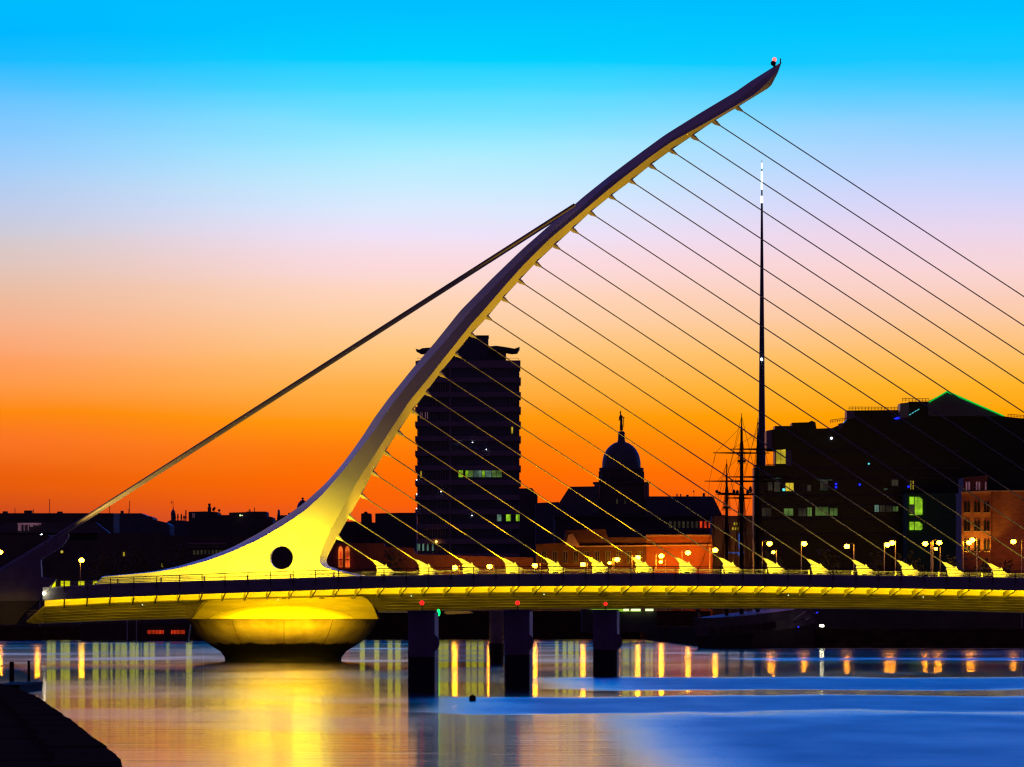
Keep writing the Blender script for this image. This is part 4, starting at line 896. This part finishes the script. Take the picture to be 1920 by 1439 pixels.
# ------------------------------------------------------------------ street lamps: bulb, pole side and foot
def slamp(bx, by_, px_, D, label, r=.27, m='sodium', scroll=False):
    k = D/F; o = thing('street_lamp', label, 'street lamp', (X(px_, D), D, 2.3), 'orange street lamps along the far quays')
    top = Z(by_-4, D)
    MB().tube((X(px_, D), D, 2.3), (X(px_, D), D, top), .07, .045, 6).build('pole', M['pale'], o)
    am = MB().path([Vector((X(px_, D), D, top)), Vector((X((px_+bx)/2, D), D, top+.12)), Vector((X(bx, D), D, Z(by_-2, D)))], .035, n=5)
    if scroll:
        c = Vector((X((px_+bx)/2, D), D, top-.45)); am.path([c+Vector((.38*math.cos(a*.5), 0, .38*math.sin(a*.5))) for a in range(14)], .03, n=4)
    am.build('arm', M['rail'], o)
    MB().lathe((X(bx, D), D, 0), [(r*.4, Z(by_, D)+r*1.15), (r*1.1, Z(by_, D)+r*.75)], 10).build('lamp_hood', M['rail'], o)
    MB().ball((X(bx, D), D, Z(by_, D)), r, 8, 4, sz=.8).build('lamp_globe', M[m], o, smooth=True)
    return o
SL = [(0, 1036, -6, 1180, 'orange street lamp cut by the left edge of the photo'), (70, 1060, 75, 1080, 'bright orange street lamp in front of the dark bridge anchorage'), (153, 1051, 150.5, 1180, 'bright orange street lamp above the tail railing, left of the pylon toe'),
      (853, 1065, 861, 1290.5, 'orange lamp low behind the railing between second and third stay anchor'), (918, 1063, 926, 1290.5, 'orange lamp left of the fourth stay anchor'), (1003, 1061, 1013, 1290.5, 'orange lamp left of the fifth stay anchor'),
      (1093, 1059, 1101, 1290.5, 'orange lamp left of the sixth stay anchor'), (1143, 1056, 1151, 1290.5, 'orange lamp right of the sixth stay anchor, lower of that pair'), (1157, 1049.5, 1149, 1290.5, 'orange lamp right of the sixth stay anchor, upper of that pair'), (1196, 1046, 1185, 1290.5, 'orange lamp rising over the seventh stay anchor'),
      (1240, 1043, 1230, 1290.5, 'scrolled lamp at the left of the orange terrace front, upper globe'), (1239, 1054, 1248, 1290.5, 'orange globe just below the scrolled lamp on the terrace front'), (1290, 1037, 1279, 1290.5, 'scrolled orange lamp before the middle of the orange terrace'),
      (1341, 1032, 1331, 1290.5, 'orange lamp at the right end of the orange terrace'), (1443, 1020, 1429, 880, 'orange lamp just right of the ship masts'), (1450, 1036, 1456, 900, 'small low orange lamp right of the ship masts'), (1508, 1020, 1502.5, 880, 'orange lamp on a straight tall pole between eleventh and twelfth anchor left side'),
      (1588, 1025, 1601, 880, 'orange lamp whose pole stands right of it, near the twelfth anchor'), (1664, 1022, 1658, 880, 'left lamp of the touching bright pair near the thirteenth anchor'), (1673, 1018.5, 1679, 890, 'right lamp of the touching bright pair near the thirteenth anchor'),
      (1735, 1020, 1746, 880, 'left lamp of the two facing lamps below the lime windows'), (1761, 1018, 1749, 885, 'right lamp of the two facing lamps below the lime windows'), (1755, 1029.5, 1763, 900, 'small lamp hanging under the two facing lamps'),
      (1817, 1018, 1806, 880, 'lower lamp of the pair glaring before the brick corner building'), (1823, 1013, 1832, 890, 'upper lamp of the pair glaring before the brick corner building'), (1900, 1016, 1916, 870, 'scrolled orange lamp at the right edge before the brick wall')]
for i, (bx, by_, px_, D_, lb) in enumerate(SL):
    sm_ = i in (11, 15, 22, 7); slamp(bx, by_, px_, D_, lb, r=(.24 if sm_ else .38)*D_/1000, scroll='scroll' in lb)
sg = thing('bulkhead_lamp', 'small yellow lamp on the dark wall left of the backstay anchorage trim', 'lamp', P(116, 1035, 1240))
MB().ball(P(116, 1035, 1240), .25).build('globe', M['w_yellow'], sg); MB().pbox(115, 1031, 117, 1033.5, 1240.2, .3).build('hood', M['rail'], sg)

# ------------------------------------------------------------------ trees on the quays
def tree(px, ytop, D, wpx, label, seed):
    rnd = random.Random(seed); k = D/F
    o = thing('quay_tree', label, 'tree', (X(px, D), D, 2.3), 'dark trees along the far quays')
    H = Z(ytop, D)-2.3; R_ = wpx*k/2
    tr = MB(); tr.tube((X(px, D), D, 2.3), (X(px, D), D, 2.3+H*.45), .22, .14, 8)
    for i in range(7):
        a = rnd.random()*6.28; tr.tube((X(px, D), D, 2.3+H*(.3+.03*i)), (X(px, D)+R_*.6*math.cos(a), D+R_*.6*math.sin(a), 2.3+H*(.6+.25*rnd.random())), .10, .03, 5)
    tr.build('trunk', M['bark'], o)
    cr_ = MB()
    cl = [(rnd.gauss(0, .42), rnd.gauss(0, .42), rnd.random()) for _ in range(16)]
    for _ in range(900):
        c = rnd.choice(cl)
        p_ = Vector((X(px, D)+R_*(c[0]+rnd.gauss(0, .17)), D+R_*(c[1]+rnd.gauss(0, .17)), 2.3+H*(.36+.60*c[2]*(1-.3*abs(c[0])))+rnd.gauss(0, .07)*H))
        p_.z = min(p_.z, 2.3+H)
        u = Vector((rnd.gauss(0, 1), rnd.gauss(0, 1), rnd.gauss(0, 1))).normalized(); v = u.orthogonal().normalized(); s_ = .16+.16*rnd.random()
        cr_.add([p_-u*s_, p_+v*s_*.6, p_+u*s_, p_-v*s_*.6], [(0, 1, 2, 3)])
    cr_.build('crown', M['leaf'], o)
TR = [(205, 1020, 1200, 60, 'dark tree behind the tail of the bridge, left of the others'), (262, 1026, 1200, 62, 'dark tree behind the left toe of the pylon'), (330, 1022, 1200, 70, 'dark tree left of the pylon below the pale roof band'),
      (1450, 1030, 905, 46, 'dark tree behind the tenth stay anchor'), (1545, 1032, 900, 60, 'dark bushy tree behind the eleventh stay anchor'), (1640, 1036, 905, 64, 'dark tree left of the touching bright lamp pair foot'), (1700, 1035, 905, 58, 'dark tree between the two bright lamp groups'), (1790, 1040, 900, 50, 'dark tree left of the brick corner building'),
      (1850, 1050, 895, 60, 'low dark bush before the brick corner building'), (1900, 1050, 900, 64, 'low dark bush at the right edge under the scrolled lamp'), (735, 1032, 1294, 60, 'dark tree behind the first stay anchor'), (800, 1050, 1294, 50, 'low dark tree behind the second stay anchor')]
for i, a in enumerate(TR): tree(*a, seed=50+i)
# low dark quay sheds that fill the bank between deck and water
qs = bld('quay_shed', 'long low dark shed on the right quay under the deck', [(1422, 1085), (1960, 1085)], 870, 8, M['wall'])
